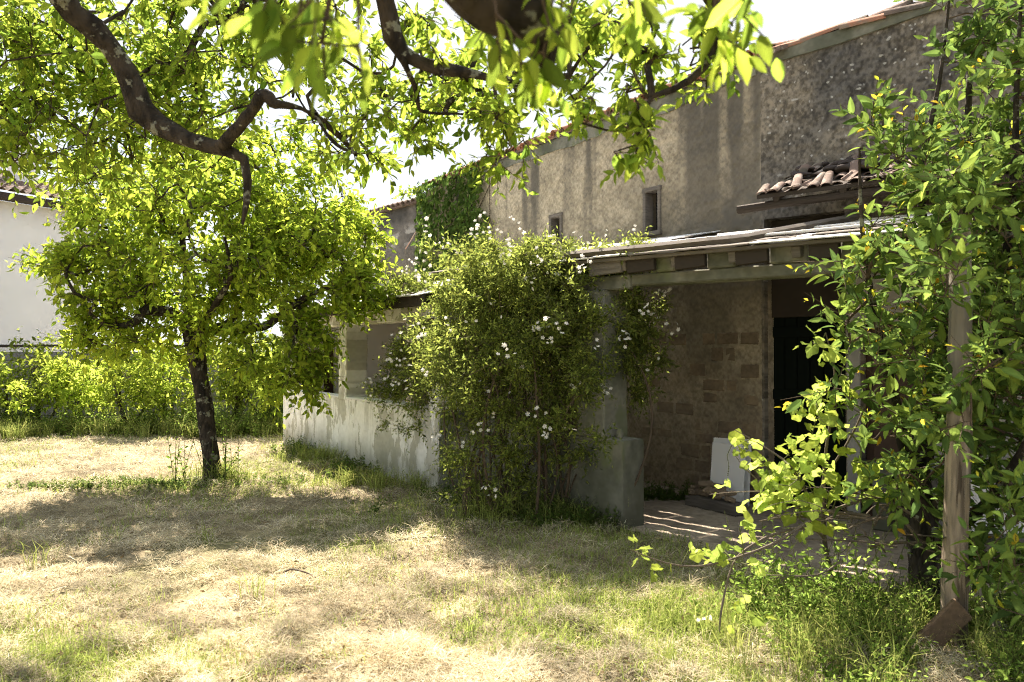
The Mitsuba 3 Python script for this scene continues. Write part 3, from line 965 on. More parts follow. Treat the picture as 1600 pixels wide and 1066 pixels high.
for k, (s, r, h) in enumerate(((.10, .032, .085), (.21, .026, .075))):
    prof = np.array([(0, 0), (r * .85, 0), (r, .01), (r, h * .8), (r * .7, h * .9), (r * .7, h), (r * .6, h), (r * .6, h * .85), (0, h * .8)])
    m = trimesh.creation.revolve(prof, sections=14)
    p = RW(s + .05, -.14, .805)
    obj('clay_jar', (np.array(m.vertices) + p, np.array(m.faces)), BOARDWHITE if k else CONCRETE, smooth=40,
        label=['grey little jar standing on the low wall end, right one', 'paler little jar on the low wall end, left one beside the bush'][k], cat='jar')
# post with a short board nailed on its foot
pb, pt = ground_at(1487, 1012), at(1502, 318, 4.38)
post = thing('wooden_post', 'weathered round wooden post standing in front of the glossy shrub', 'post')
c = spline([pb - UP * .2, pb + UP * .5 + [.01, 0, 0], pb + (pt - pb) * .55 + [.012, 0, 0], pt], 24)
obj('shaft', tube(c, np.linspace(.070, .054, 24), 16, .12, 5), POSTWOOD, post, smooth=50)
v, f = trimesh.remesh.subdivide(*bevel_box(.14, .032, .29, .008))
a = -.78
R = np.array([[math.cos(a), 0, -math.sin(a)], [0, 1, 0], [math.sin(a), 0, math.cos(a)]])
obj('nailed_board', (rough((v, f), .006, 3, 8)[0] @ R.T + at(1471, 978, pb[1] - .11), f), BOARDWOOD, post)
v, f = bevel_box(.06, .05, .42, .006)
obj('stake', (v @ np.array([[.94, 0, .34], [0, 1, 0], [-.34, 0, .94]]).T + pb + [.12, -.10, -.02], f), GREYWOOD, post)
# pale slab bench and a pale cloth-like panel deep right
bench = thing('slab_bench', 'pale slab bench against the plastered wall behind the wooden post', 'bench')
obj('seat', SIDE.box(-2.2, -1.1, .10, .48, .50, .57, .01), CONCRETE, bench)
obj('support', SIDE.box(-1.35, -1.2, .12, .44, .0, .50, .01), CONCRETE, bench)
obj('support', SIDE.box(-2.15, -2.0, .12, .44, .0, .50, .01), CONCRETE, bench)
q = ground_at(1560, 880)
v, f = trimesh.remesh.subdivide_to_size(*bevel_box(.75, .02, .5, .004), .08)
v[:, 1] += .05 * np.sin(v[:, 0] * 9) * (v[:, 2] + .3)
obj('pale_tarpaulin', (v + q + [.1, .25, .42], f), BOARDWHITE, smooth=40, label='pale tarpaulin hanging low behind the shrub, right of the wooden post', cat='tarpaulin')
p = ground_at(1098, 970, .03)
v = np.array([(x * .05, y * .035, .012 * math.sin(x * 3 + y * 5) + .02) for x in (-1, -.3, .4, 1) for y in (-1, 0, 1)])
f = np.array([(i * 3 + j, (i + 1) * 3 + j, (i + 1) * 3 + j + 1, i * 3 + j + 1) for i in range(3) for j in range(2)])
obj('paper_scrap', (v + p, f), BOARDWHITE, label='crumpled white paper scrap lying in the grass', cat='paper')

# ------------------------------------------------------------------ buildings behind
FB = Frame((-3.29, 19.5), (-.55, .83))
FR = Frame((-3.29, 19.5), (-.645, .764))
fe = 4.98
far = thing('far_house', 'dark grey stained house with a low tile roof behind the ivy', 'house')
obj('white_wall', FB.slab(Polygon([(0, 0), (0, fe), (3.2, fe), (3.2, 0)]), -.3, 0), PLWHITE, far, label='sunless white end wall')
obj('grey_wall', FR.slab(Polygon([(-.001, 0), (-.001, fe), (-4.2, fe + .05), (-4.2, 0)]), -.3, -.002), FARGREY, far)
rfk = obj('roof', join([quadify(roof_slab(FR, -4.3, .1, fe + .08, fe + .04, 4, 1.3, .10)), quadify(roof_slab(FB, -.1, 3.3, fe + .04, fe + .04, 4, 1.3, .10))]), TILE_OLD, far)
for k in range(20):
    lay_tile(rfk, TILE_OLD_SHAPES, FR(-.1 - k * .21, .14, fe + .03), unit(-FR.n + UP * .33), FR.t)
for k in range(9):
    lay_tile(rfk, TILE_OLD_SHAPES, FB(.1 + k * .21, .14, fe + .03), unit(-FB.n + UP * .33), FB.t)
ML = Frame(HOUSE(7.9), HOUSE.t)
lean = thing('sloping_wall', 'tan garden wall with a steep tile coping between ivy and grey house', 'wall')
tops = [(.0, ML.z_at(668, 338)), (ML.s_at(668), ML.z_at(668, 338)), (ML.s_at(632), ML.z_at(632, 392)), (ML.s_at(630), -.1), (0, -.1)]
obj('wall_face', ML.slab(Polygon(tops), -.3, .0), TAN, lean)
a, b = ML(ML.s_at(668), -.1, ML.z_at(668, 338) + .02), ML(ML.s_at(632), -.1, ML.z_at(632, 392) + .02)
for k in range(8):
    lay_tile(lean, TILE_SHAPES, b + (a - b) * (k / 8), a - b, ML.n, jit=.05, name='coping_tile')

WH = Frame((-10.55, 19.7), (-.5, -.87))
wz = 5.02
white = thing('white_house', 'big white rendered house with dark wavy tile roof at far left', 'house')
obj('wall', WH.slab(Polygon([(0, 0), (0, wz), (9, wz), (9, 0)]), -.3, 0), PLWHITE, white)
we = Frame(WH(0), -WH.n)
obj('wall', we.slab(Polygon([(.3, 0), (.3, wz), (6, wz), (6, 0)]), -.3, 0), PLWHITE, white)
obj('fascia', WH.box(-.25, 9, .02, .42, wz, wz + .13, .01), TILE_DARK, white)
sg_, cg = np.linspace(-.35, 9, 470), np.arange(0, 44)
S, Cc = np.meshgrid(sg_, cg, indexing='ij')
course, within_ = Cc // 4, (Cc % 4) / 3.0
dd = .50 - (course + within_ * .98) * .33
zz = wz + .14 + (course + within_) * .33 * .33 + .05 * (1 - within_) + .035 * np.sin(S * 2 * np.pi / .22)
v = np.stack([S, dd, zz], -1).reshape(-1, 3)
n2 = len(cg)
i, j = np.meshgrid(np.arange(len(sg_) - 1), np.arange(n2 - 1), indexing='ij')
q = np.stack([i * n2 + j, (i + 1) * n2 + j, (i + 1) * n2 + j + 1, i * n2 + j + 1], -1).reshape(-1, 4)
obj('roof_tiles', xf((v, np.vstack([q[:, [0, 1, 2]], q[:, [0, 2, 3]]])), WH.M), TILE_OLD, white, kind='stuff')
obj('chimney', WH.box(.4, .9, -1.9, -1.4, wz + .6, wz + 2.0, .02), PLWHITE, white)

GW = Frame((-4.2, 17.6), (-1, -.02))
gw = thing('block_wall', 'low grey block garden wall behind the vine shrubs at left', 'wall')
blk = [mikit.ply(rough(bevel_box(.385, .2, .185, .012), .006, k, 5), BLOCK) for k in range(3)]
obj('mortar_core', GW.box(0, 11, -.19, -.012, -.1, 1.60, .01), CONCRETE, gw)
for r in range(8):
    for k in range(27):
        M = GW.M.copy()
        M[:3, 3] = GW(.2 + k * .4 + (r % 2) * .2, -.1, .1 + r * .2)
        put('block', blk[int(rng.integers(3))], gw, M)
obj('coping', GW.box(-.05, 11.2, -.26, .06, 1.70, 1.76, .012), DARKWOOD, gw)


# ------------------------------------------------------------------ trees and shrubs
def ell(c, r, n, hollow=.35):
    """n points in an ellipsoid, fewer near its middle."""
    d = unit(R3(n))
    q = (rng.uniform(hollow ** 3, 1, n) ** (1 / 3))[:, None]
    return np.asarray(c) + d * q * np.asarray(r)


def blob(u, v, Y, du, dv, dY, n):
    """n points round the place seen at (u, v), du x dv photo pixels wide at that depth, dY deep."""
    c = at(u, v, Y)
    return c + np.clip(R3(n), -1.7, 1.7) * .62 * np.array([du / F * Y, dY, dv / F * Y])


# --- the small fruit tree on the lawn
tree = thing('fruit_tree', 'small leaning fruit tree with lichened trunk standing alone on the dry lawn', 'tree')
TY = 9.95
trunk_pts = [np.r_[at(338, 768, TY), .20], np.r_[at(336, 752, TY), .135], np.r_[at(331, 715, TY), .105], np.r_[at(322, 650, TY), .098], np.r_[at(314, 600, TY), .098], np.r_[at(308, 560, TY), .106], np.r_[at(303, 524, TY), .135], np.r_[at(299, 500, TY), .09]]
c = spline(trunk_pts, 30)
obj('trunk', tube(c[:, :3], c[:, 3], 16, .22, 4), BARK, tree, smooth=60)
fork = at(303, 522, TY)
limbs = [
    [np.r_[fork, .085], np.r_[at(272, 490, 9.8), .07], np.r_[at(228, 484, 9.6), .06], np.r_[at(208, 505, 9.5), .05], np.r_[at(180, 510, 9.4), .03], np.r_[at(140, 490, 9.3), .02]],
    [np.r_[at(262, 488, 9.8), .05], np.r_[at(225, 470, 10.1), .045], np.r_[at(203, 430, 10.3), .035], np.r_[at(180, 370, 10.5), .02]],
    [np.r_[at(300, 505, TY), .07], np.r_[at(292, 440, 10.0), .05], np.r_[at(284, 370, 10.2), .035], np.r_[at(296, 290, 10.1), .02], np.r_[at(300, 235, 10.1), .012]],
    [np.r_[fork, .08], np.r_[at(352, 512, 9.8), .062], np.r_[at(405, 512, 9.6), .05], np.r_[at(455, 480, 9.4), .035], np.r_[at(505, 450, 9.3), .02]],
    [np.r_[at(345, 514, 9.9), .05], np.r_[at(385, 470, 10.4), .04], np.r_[at(420, 400, 10.7), .03], np.r_[at(430, 320, 10.8), .018]],
    [np.r_[fork, .05], np.r_[at(340, 470, 9.3), .04], np.r_[at(360, 420, 8.8), .028], np.r_[at(350, 370, 8.5), .015]],
    [np.r_[fork, .05], np.r_[at(290, 480, 10.6), .04], np.r_[at(260, 430, 11.2), .028], np.r_[at(240, 380, 11.6), .015]],
]
nodes = []
for L_ in limbs:
    c = spline(L_, 18)
    obj('limb', tube(c[:, :3], c[:, 3], 9, .2, len(nodes)), BARK, tree, smooth=60)
    nodes += list(c[4:, :3])
tc = at(325, 385, TY)
targets = np.vstack([ell(at(322, 390, 9.95), (1.62, 1.55, 1.05), 185, .3), ell(at(330, 285, 10.0), (1.1, .95, .6), 44), ell(at(440, 330, 10.1), (1.0, 1.0, .95), 60), ell(at(490, 430, 9.6), (.95, 1.0, .75), 62),
                     ell(at(170, 430, 9.7), (.70, .8, .5), 46), ell(at(118, 405, 9.7), (.42, .5, .16), 11), ell(at(430, 545, 9.3), (.65, .6, .45), 30), ell(at(455, 600, 9.3), (.3, .3, .25), 9), ell(at(235, 530, 9.9), (.9, .8, .22), 24),
                     ell(at(560, 450, 9.3), (.4, .4, .3), 12), ell(at(520, 380, 9.6), (.5, .6, .5), 22), ell(at(190, 510, 9.6), (.5, .5, .22), 14), ell(at(190, 310, 10.0), (.9, .8, .6), 34)])
P, paths, load = grow(nodes, list(targets), bend=.1)
obj('branches', branch_mesh(P, paths, load, .0045, .48, .03, 5), BARK, tree, kind='stuff')
cen = np.vstack([targets, P[len(nodes):][rng.random(len(P) - len(nodes)) < .16]])
tw, td, tl = twigs(cen, 5, .34, (0, 0, .35), 1.0, tc, .55)
obj('twigs', sticks(tw, tw + td * tl[:, None], .004, .0015), BROWNSTEM, tree, kind='stuff')
p, ax, s, x = leaves_on(tw, td, tl, 7, .122, .95, .22, upness=1.0, spread=.75)
foliage(tree, LEAF, p, ax, s, tint(len(p), C_TREE), 'leaf_blend', C_TREE, LEAF_FINE)

# --- the big orchard tree overhead: its trunk stands behind the camera
over = thing('overhanging_tree', 'big lichened orchard tree reaching in from above with long knotty limbs and bright leaves', 'tree')
fk = np.array([-.75, -.35, 2.25])
c = spline([np.r_[-.95, -.9, -.2, .26], np.r_[-.93, -.82, .3, .20], np.r_[-.88, -.65, 1.3, .18], np.r_[fk, .2]], 16)
obj('trunk', tube(c[:, :3], c[:, 3], 14, .2, 3), BARK, over, smooth=60)
limbs = [
    [np.r_[fk, .14], np.r_[-1.35, 1.2, 3.3, .09], np.r_[at(60, -70, 3.83), 0.0679], np.r_[at(100, 5, 4.00), 0.0626], np.r_[at(155, 50, 4.09), 0.0609], np.r_[at(196, 115, 4.18), 0.0583], np.r_[at(214, 165, 4.22), 0.0609], np.r_[at(238, 186, 4.22), 0.0679], np.r_[at(285, 212, 4.18), 0.0435], np.r_[at(345, 230, 4.13), 0.0383], np.r_[at(376, 240, 4.13), 0.0261], np.r_[at(385, 275, 4.13), 0.0191], np.r_[at(384, 320, 4.13), 0.0139], np.r_[at(378, 350, 4.13), 0.0070]],
    [np.r_[at(345, 228, 4.13), 0.0348], np.r_[at(372, 195, 4.00), 0.0331], np.r_[at(395, 165, 3.92), 0.0296], np.r_[at(413, 147, 3.87), 0.0278], np.r_[at(428, 162, 3.87), 0.0226], np.r_[at(462, 166, 3.92), 0.0122], np.r_[at(492, 182, 4.00), 0.0104], np.r_[at(512, 212, 4.00), 0.0087], np.r_[at(535, 232, 4.00), 0.0070], np.r_[at(556, 238, 4.00), 0.0052]],
    [np.r_[fk, .10], np.r_[-.75, 1.2, 3.1, .07], np.r_[at(590, -60, 3.3), .045], np.r_[at(603, 10, 3.4), .042], np.r_[at(612, 60, 3.45), .040], np.r_[at(640, 88, 3.5), .034], np.r_[at(690, 103, 3.5), .028], np.r_[at(735, 113, 3.5), .018], np.r_[at(790, 125, 3.5), .012], np.r_[at(860, 130, 3.5), .008]],
    [np.r_[at(618, 66, 3.46), .025], np.r_[at(634, 100, 3.5), .018], np.r_[at(648, 135, 3.6), .012], np.r_[at(655, 170, 3.7), .009], np.r_[at(690, 176, 3.8), .007], np.r_[at(730, 178, 3.8), .005]],
    [np.r_[fk, .11], np.r_[-.35, .9, 2.75, .08], np.r_[at(690, -80, 1.7), .072], np.r_[at(775, -8, 1.78), .070], np.r_[at(820, 28, 1.8), .062], np.r_[at(846, 66, 1.84), .040], np.r_[at(858, 110, 1.86), .010]],
    [np.r_[fk, .09], np.r_[.2, 1.0, 2.8, .06], np.r_[at(1080, -80, 2.6), .04], np.r_[at(1130, 30, 3.0), .022], np.r_[at(1110, 90, 3.0), .017], np.r_[at(1060, 135, 3.0), .013], np.r_[at(1020, 150, 3.0), .010], np.r_[at(1000, 200, 3.0), .007], np.r_[at(995, 240, 3.0), .004]],
    [np.r_[-1.6, 1.2, 3.6, .07], np.r_[-4.2, 3.2, 4.4, .045], np.r_[at(-80, 130, 5.6), .035], np.r_[at(0, 158, 5.7), .026], np.r_[at(60, 130, 5.8), .018], np.r_[at(120, 128, 5.9), .011], np.r_[at(180, 140, 6.0), .006]],
    [np.r_[-1.6, 1.2, 3.6, .07], np.r_[-2.6, 3.0, 4.6, .05], np.r_[at(215, -60, 6.2), .03], np.r_[at(225, 30, 6.2), .02], np.r_[at(235, 110, 6.2), .014], np.r_[at(240, 140, 6.2), .008]],
    [np.r_[at(-60, 230, 6.0), .02], np.r_[at(60, 262, 6.2), .012], np.r_[at(130, 262, 6.2), .008], np.r_[at(188, 245, 6.2), .005]],
    [np.r_[-.75, 1.2, 3.1, .05], np.r_[at(380, -60, 4.6), .024], np.r_[at(400, 10, 4.8), .016], np.r_[at(440, 70, 4.9), .011], np.r_[at(456, 150, 4.7), .007]],
]
nodes = []
for L_ in limbs:
    c = spline(L_, 60)
    kn = 1 + .5 * (meshkit.fbm(c[:, :3] * 7, 3, 3) - .5) + .22 * np.clip(meshkit.noise(c[:, :3] * 9, 17) - .66, 0, 1) * 4
    c[:, :3] += (np.stack([meshkit.noise(c[:, :3] * 6, 40 + j) for j in range(3)], -1) - .5) * c[:, 3:4] * .55
    obj('limb', tube(c[:, :3], c[:, 3] * kn, 12, .38, len(nodes)), BARK, over, smooth=60)
    nodes += [q for q in c[6::2, :3] if q[1] > 1.5]
targets = np.vstack([
    blob(40, 60, 5.3, 150, 120, .8, 58), blob(40, 180, 5.4, 130, 70, .8, 38), blob(170, 60, 5.3, 130, 110, .8, 37), blob(190, 180, 5.3, 120, 70, .7, 31),
    blob(330, 50, 5.1, 130, 80, .7, 38), blob(320, 170, 5.2, 90, 50, .6, 16), blob(440, 40, 5.2, 80, 70, .8, 17), blob(470, 110, 5.0, 50, 40, .5, 5),
    blob(60, 262, 5.5, 90, 22, .5, 12), blob(250, 255, 5.4, 60, 25, .5, 4), blob(310, 215, 5.0, 40, 15, .3, 3),
    blob(545, 215, 4.6, 60, 35, .4, 7), blob(590, 245, 4.6, 14, 14, .2, 2), blob(560, 130, 4.2, 60, 50, .4, 6), blob(590, 180, 4.2, 50, 35, .4, 5), blob(640, 140, 4.0, 60, 50, .5, 8),
    blob(700, 60, 4.3, 110, 60, .6, 14), blob(720, 165, 3.9, 80, 45, .45, 12), blob(790, 215, 3.6, 40, 38, .3, 7), blob(755, 245, 3.5, 18, 12, .15, 2), blob(850, 120, 3.6, 60, 40, .4, 7), blob(880, 40, 3.8, 90, 40, .5, 8),
    blob(960, 110, 3.3, 70, 60, .35, 12), blob(960, 205, 3.0, 45, 35, .25, 8), blob(1015, 240, 3.0, 24, 18, .15, 3), blob(1010, 40, 3.2, 80, 40, .4, 10), blob(1080, 70, 3.0, 60, 45, .3, 8), blob(1120, 20, 2.8, 60, 30, .3, 6), blob(900, 170, 3.2, 20, 20, .2, 2),
    blob(720, 60, 4.0, 100, 50, .5, 9), blob(880, 60, 3.8, 70, 40, .4, 8), blob(560, 60, 4.3, 60, 50, .4, 8), blob(700, 150, 3.9, 60, 40, .3, 6),
    blob(-150, 100, 5.4, 120, 160, .8, 40), blob(200, -120, 4.6, 320, 70, .7, 50), blob(800, -110, 3.6, 320, 60, .5, 30)])
P, paths, load = grow(nodes, list(targets), bend=.13, step=.2)
obj('branches', branch_mesh(P, paths, load, .0034, .5, .022, 5), BARK, over, kind='stuff')
cen = np.vstack([targets, P[len(nodes):][rng.random(len(P) - len(nodes)) < .07]])
tw, td, tl = twigs(cen, 4, .27, (0, 0, .05), 1.0)
tl = tl * np.clip(.35 + .65 * (tw[:, 1] - 2.6) / 3.0, .42, 1)
kp = rng.random(len(tw)) < np.clip(.55 + .45 * (tw[:, 1] - 3.2) / 2, .5, 1)
tw, td, tl = tw[kp], td[kp], tl[kp]
obj('twigs', sticks(tw, tw + td * tl[:, None], .0035, .0014), BROWNSTEM, over, kind='stuff')
p, ax, s, x = leaves_on(tw, td, tl, 8, .088, .85, .4, upness=.9, spread=.8)
s = s * np.clip(.78 + .22 * (p[:, 1] - 3.5) / 1.5, .78, 1)
# the few sprays that hang close to the lens
near = np.vstack([blob(455, -10, 1.5, 50, 20, .1, 4), blob(505, 30, 1.45, 35, 30, .1, 4), blob(552, 85, 1.45, 10, 20, .05, 1), blob(355, -15, 1.6, 10, 12, .06, 1), blob(1110, 0, 1.7, 50, 25, .12, 4), blob(960, -10, 1.7, 60, 15, .12, 4), blob(1150, 60, 1.7, 15, 35, .08, 1), blob(900, 15, 1.9, 60, 30, .15, 2), blob(830, 70, 1.75, 60, 30, .12, 6), blob(780, 60, 2.2, 60, 40, .15, 5)])
nw, nd, nl = twigs(near, 2, .10, (0, 0, -.8), .8)
obj('twigs', join([sticks(nw, nw + nd * nl[:, None], .003, .0014, 5), sticks(near, near + UP * .5 + R3(len(near)) * .05, .003, .005, 5)]), BROWNSTEM, over, kind='stuff')
p2, ax2, s2, x2 = leaves_on(nw, nd, nl, 3, .085, .7, .6, spread=.9)
p, s = np.vstack([p, p2]), np.r_[s, s2]
ax = tuple(np.vstack([a, b]) for a, b in zip(ax, ax2))
foliage(over, LEAF, p, ax, s, tint(len(p), C_ORCH), 'leaf_blend', C_ORCH, LEAF_FINE)
# green plums hanging along the twigs
for k in range(14):
    i = int(rng.integers(len(targets)))
    b = targets[i] - UP * .04
    if b[1] < 2.5 or not (500 < pix(b)[0] < 1100):
        continue
    m = trimesh.creation.icosphere(2, .013)
    obj('green_fruit', (np.array(m.vertices) * [1, 1, 1.25] + b, np.array(m.faces)), STEM, over, smooth=True)

# --- the flowering bush on the veranda corner
bush = thing('flowering_bush', 'huge tangled climbing bush with white star flowers covering the veranda corner', 'bush')
b0 = at(815, 830, 7.45) * [1, 1, 0]
stems, nodes = [], []
for k in range(44):
    u0 = rng.uniform(720, 930)
    a = at(u0, 815, 7.55 + rng.uniform(-.25, .45)) * [1, 1, 0]
    top = at(u0 + rng.uniform(-90, 90), rng.uniform(420, 560), 7.9 + rng.uniform(-.5, .6))
    mid = (a + top) / 2 + R3(1)[0] * [.28, .2, .1]
    q1 = a + (mid - a) * .5 + R3(1)[0] * .10
    c = spline([np.r_[a - UP * .05, .014], np.r_[q1, .012], np.r_[mid, .010], np.r_[top, .005]], 14)
    c = c * rng.uniform(.999, 1.001)
    stems.append(tube(c[:, :3], c[:, 3] * rng.uniform(.6, 1.3), 5, cap=False))
    nodes += list(c[4:, :3])
obj('stems', join(stems), BROWNSTEM, bush, smooth=60)
targets = np.vstack([blob(830, 500, 7.8, 135, 90, .7, 180), blob(840, 428, 8.0, 100, 34, .6, 84), blob(740, 470, 8.0, 50, 40, .4, 26), blob(735, 530, 8.1, 75, 70, .5, 56), blob(900, 480, 7.7, 80, 80, .5, 80), blob(780, 580, 7.5, 95, 75, .5, 54), blob(850, 620, 7.4, 60, 90, .35, 34),
                     blob(975, 520, 7.7, 55, 60, .3, 30), blob(1000, 590, 7.6, 35, 60, .2, 12), blob(985, 410, 7.4, 40, 14, .25, 12), blob(780, 740, 7.35, 75, 60, .25, 13), blob(785, 670, 7.35, 80, 80, .3, 26), blob(918, 620, 7.0, 20, 70, .08, 8),
                     blob(675, 530, 8.9, 45, 65, .3, 20), blob(630, 570, 9.4, 34, 60, .25, 20), blob(620, 640, 9.4, 30, 45, .15, 8), blob(650, 448, 9.6, 60, 12, .5, 20), blob(715, 440, 9.2, 50, 18, .5, 20), blob(690, 650, 8.7, 40, 80, .15, 12)])
P, paths, load = grow(nodes, list(targets), bend=.06, step=.14)
obj('branches', branch_mesh(P, paths, load, .0018, .45, .010, 3), BROWNSTEM, bush, kind='stuff')
cen = np.vstack([targets, P[len(nodes):][rng.random(len(P) - len(nodes)) < .32]])
tc = at(815, 540, 8.0)
tw, td, tl = twigs(cen, 8, .22, (-.05, -.1, .25), 1.0, tc, .4)
obj('twigs', sticks(tw, tw + td * tl[:, None], .002, .0009), STEM, bush, kind='stuff')
bush_tips = tw + td * tl[:, None]
p, ax, s, x = leaves_on(tw, td, tl, 8, .062, .85, .1, upness=.7, spread=.9)
obj('foliage', leaves(LEAF_SLIM, p, ax, s), 'leaf_blend', bush, color=np.repeat(tint(len(p), C_BUSH), 4, 0), kind='stuff')


def star_flower():
    v, f = [(0, 0, 0)], []
    for k in range(5):
        a = k * 2 * math.pi / 5
        for r, da, z in ((.5, -.60, .18), (1, -.34, .34), (1, .34, .30), (.5, .60, .18)):
            v.append((r * math.cos(a + da), r * math.sin(a + da), z))
        b = 1 + 4 * k
        f += [(0, b, b + 1), (0, b + 1, b + 2), (0, b + 2, b + 3)]
    return np.array(v), np.array(f)


flower = mikit.ply(star_flower(), PETAL)
q = pix(bush_tips)                     # flowers sit at the outermost tips on the garden side
cell = np.floor(q / 13).astype(int)
front = {}
for i in np.argsort(bush_tips[:, 1]):
    front.setdefault(tuple(cell[i]), i)
front = np.array(list(front.values()))
w = .12 + 1.0 * np.exp(-((q[front, 1] - 385) / 45) ** 2) + .7 * np.exp(-((q[front, 0] - 640) / 35) ** 2 - ((q[front, 1] - 560) / 60) ** 2) + .35 * np.exp(-((q[front, 1] - 520) / 80) ** 2)
for i in rng.choice(front, 90, replace=False, p=w / w.sum()):
    for k in range(int(rng.choice([2, 3, 5, 6]))):
        n_ = unit(np.array([-.1, -.75, .6]) + R3(1)[0] * .45)
        x_ = unit(np.cross(n_, R3(1)[0]))
        M = np.eye(4)
        r = rng.uniform(.015, .023)
        M[:3, 0], M[:3, 1], M[:3, 2], M[:3, 3] = x_ * r, np.cross(n_, x_) * r, n_ * r, bush_tips[i] + R3(1)[0] * .04 + np.array([0, -.05, .03])
        put('flower', flower, bush, M)

# --- ivy on the far end of the house wall
ivy = thing('ivy', 'dense green ivy hanging over the far end of the house wall', 'ivy')
n = 3400
s_ = rng.uniform(5.2, 8.3, n)
z_ = rng.uniform(1.9, 4.78, n)
edge = 5.55 + .35 * (meshkit.fbm(np.stack([z_ * 2.2, z_ * 0, z_ * 0], 1), 3, 2) - .5) * 2 - .4 * np.clip((2.9 - z_), 0, 1)
right_ok = s_ > edge
left_ok = s_ < 8.0 + .3 * (meshkit.fbm(np.stack([z_ * 3, z_ * 0 + 4, z_ * 0], 1), 3, 9) - .3)
low_ok = z_ > 2.15 + .5 * (meshkit.fbm(np.stack([s_ * 2.5, s_ * 0, s_ * 0], 1), 3, 4))
ok = right_ok & left_ok & low_ok
s_, z_ = s_[ok], z_[ok]
puff = .06 + .20 * meshkit.fbm(np.stack([s_ * 2.2, z_ * 2.2, s_ * 0], 1), 3, 6)
p = np.array([HOUSE(a, b * rng.uniform(.5, 1.1), c) for a, b, c in zip(s_, puff, z_)])
d = unit(np.array([0, 0, -1.0]) + HOUSE.n * .35 + R3(len(p)) * .35)
dd_, bb_, nn_ = leaf_axes(d, 1.2, .45, HOUSE.n + UP * .35)
foliage(ivy, LEAF_IVY, p, (dd_, bb_, nn_), rng.uniform(.07, .12, len(p)), tint(len(p), [(.10, .18, .04), (.065, .12, .03), (.17, .25, .055)]), 'leaf_blend', [(.10, .18, .04), (.065, .12, .03), (.17, .25, .055)], None, 300)
st = []
for k in range(9):
    s0 = rng.uniform(5.7, 7.8)
    c = spline([HOUSE(s0, .05, 0), HOUSE(s0 + rng.normal(0, .2), .04, 1.5), HOUSE(s0 + rng.normal(0, .3), .04, 3), HOUSE(s0 + rng.normal(0, .4), .05, 4.6)], 14)
    st.append(tube(c, np.linspace(.02, .006, 14), 5, cap=False))
a = HOUSE(7.7, .1, 4.55)
tips = [a + HOUSE.t * t + UP * (.05 + .1 * t) for t in (.2, .45, .7, .95, 1.15)]
st.append(tube(spline([a] + tips, 12), .008, 4))
obj('stems', join(st), BROWNSTEM, ivy)
tw, td, tl = twigs(np.array(tips), 4, .18, (0, 0, .1))
p, ax, s, x = leaves_on(tw, td, tl, 5, .08)
obj('foliage', leaves(LEAF_IVY, p, ax, s), 'leaf_blend', ivy, color=np.repeat(tint(len(p), C_ORCH), 13, 0), kind='stuff')

# --- the row of vine shrubs along the block wall
ROW = [(-10, 15.6, 'leafy vine shrub at the left picture edge in front of the block wall'), (62, 16.2, 'leafy vine shrub above the log pile'), (135, 16.0, 'leafy vine shrub third from the left edge, behind the tall grass'),
       (205, 15.6, 'leafy vine shrub seen below the fruit tree left limb'), (262, 16.1, 'leafy vine shrub just left of the fruit tree trunk'), (365, 16.0, 'leafy vine shrub just right of the fruit tree trunk'), (425, 15.8, 'leafy vine shrub beside the white low wall end')]
for k, (u, Y, lab) in enumerate(ROW):
    t = thing('vine_shrub', lab, 'shrub', 'vine shrubs along the block wall')
    base = at(u, 600, Y) * [1, 1, 0]
    hgt = [1.35, 1.8, 1.5, 1.95, 1.6, 2.0, 1.85][k]
    st, nodes = [], []
    for j in range(4):
        tp = base + [rng.normal(0, .3), rng.normal(0, .25), hgt * .7]
        c = spline([np.r_[base + R3(1)[0] * [.07, .07, 0], .03], np.r_[base + (tp - base) * .5 + R3(1)[0] * .08, .022], np.r_[tp, .008]], 10)
        st.append(tube(c[:, :3], c[:, 3], 6, cap=False))
        nodes += list(c[3:, :3])
    obj('stems', join(st), BARK, t)
    targets = np.vstack([ell(base + UP * (hgt * .68), (.70, .55, hgt * .40), 36), blob(u + rng.uniform(-35, 35), rng.uniform(570, 610), Y - .5, 34, 26, .3, 22), blob(u + rng.uniform(-40, 40), 620, Y - .5, 40, 16, .3, 12)])
    P, paths, load = grow(nodes, list(targets), bend=.15)
    obj('branches', branch_mesh(P, paths, load, .003, .45, .014, 4), BROWNSTEM, t, kind='stuff')
    tw, td, tl = twigs(targets, 5, .30, (0, -.1, .25))
    p, ax, s, x = leaves_on(tw, td, tl, 6, .115, .95, .3, upness=1.0, spread=.7)
    obj('foliage', leaves(LEAF, p, ax, s), 'leaf_blend', t, color=veined(LEAF, tint(len(p), [(.34, .44, .06), (.22, .32, .045), (.46, .54, .09)]) * [1.0, .62, 1.1, .8, 1.05, .6, .9][k]), kind='stuff')
# dark evergreen mass between the row and the veranda
ev = thing('evergreen_shrub', 'dark evergreen shrub behind the fruit tree beside the veranda end', 'shrub')
base = at(420, 600, 17.0) * [1, 1, 0]
obj('stems', join([tube([base, base + [rng.normal(0, .3), rng.normal(0, .2), 1.4]], [.05, .02], 6) for _ in range(4)]), BARK, ev, kind='stuff')
tg = ell(base + UP * 1.15, (1.0, .7, 1.05), 110)
tw, td, tl = twigs(tg, 6, .26)
p, ax, s, x = leaves_on(tw, td, tl, 7, .09)
obj('foliage', leaves(LEAF_DIAMOND, p, ax, s), 'leaf_blend', ev, color=np.repeat(tint(len(p), [(.05, .09, .025), (.08, .13, .03)]), 4, 0), kind='stuff')
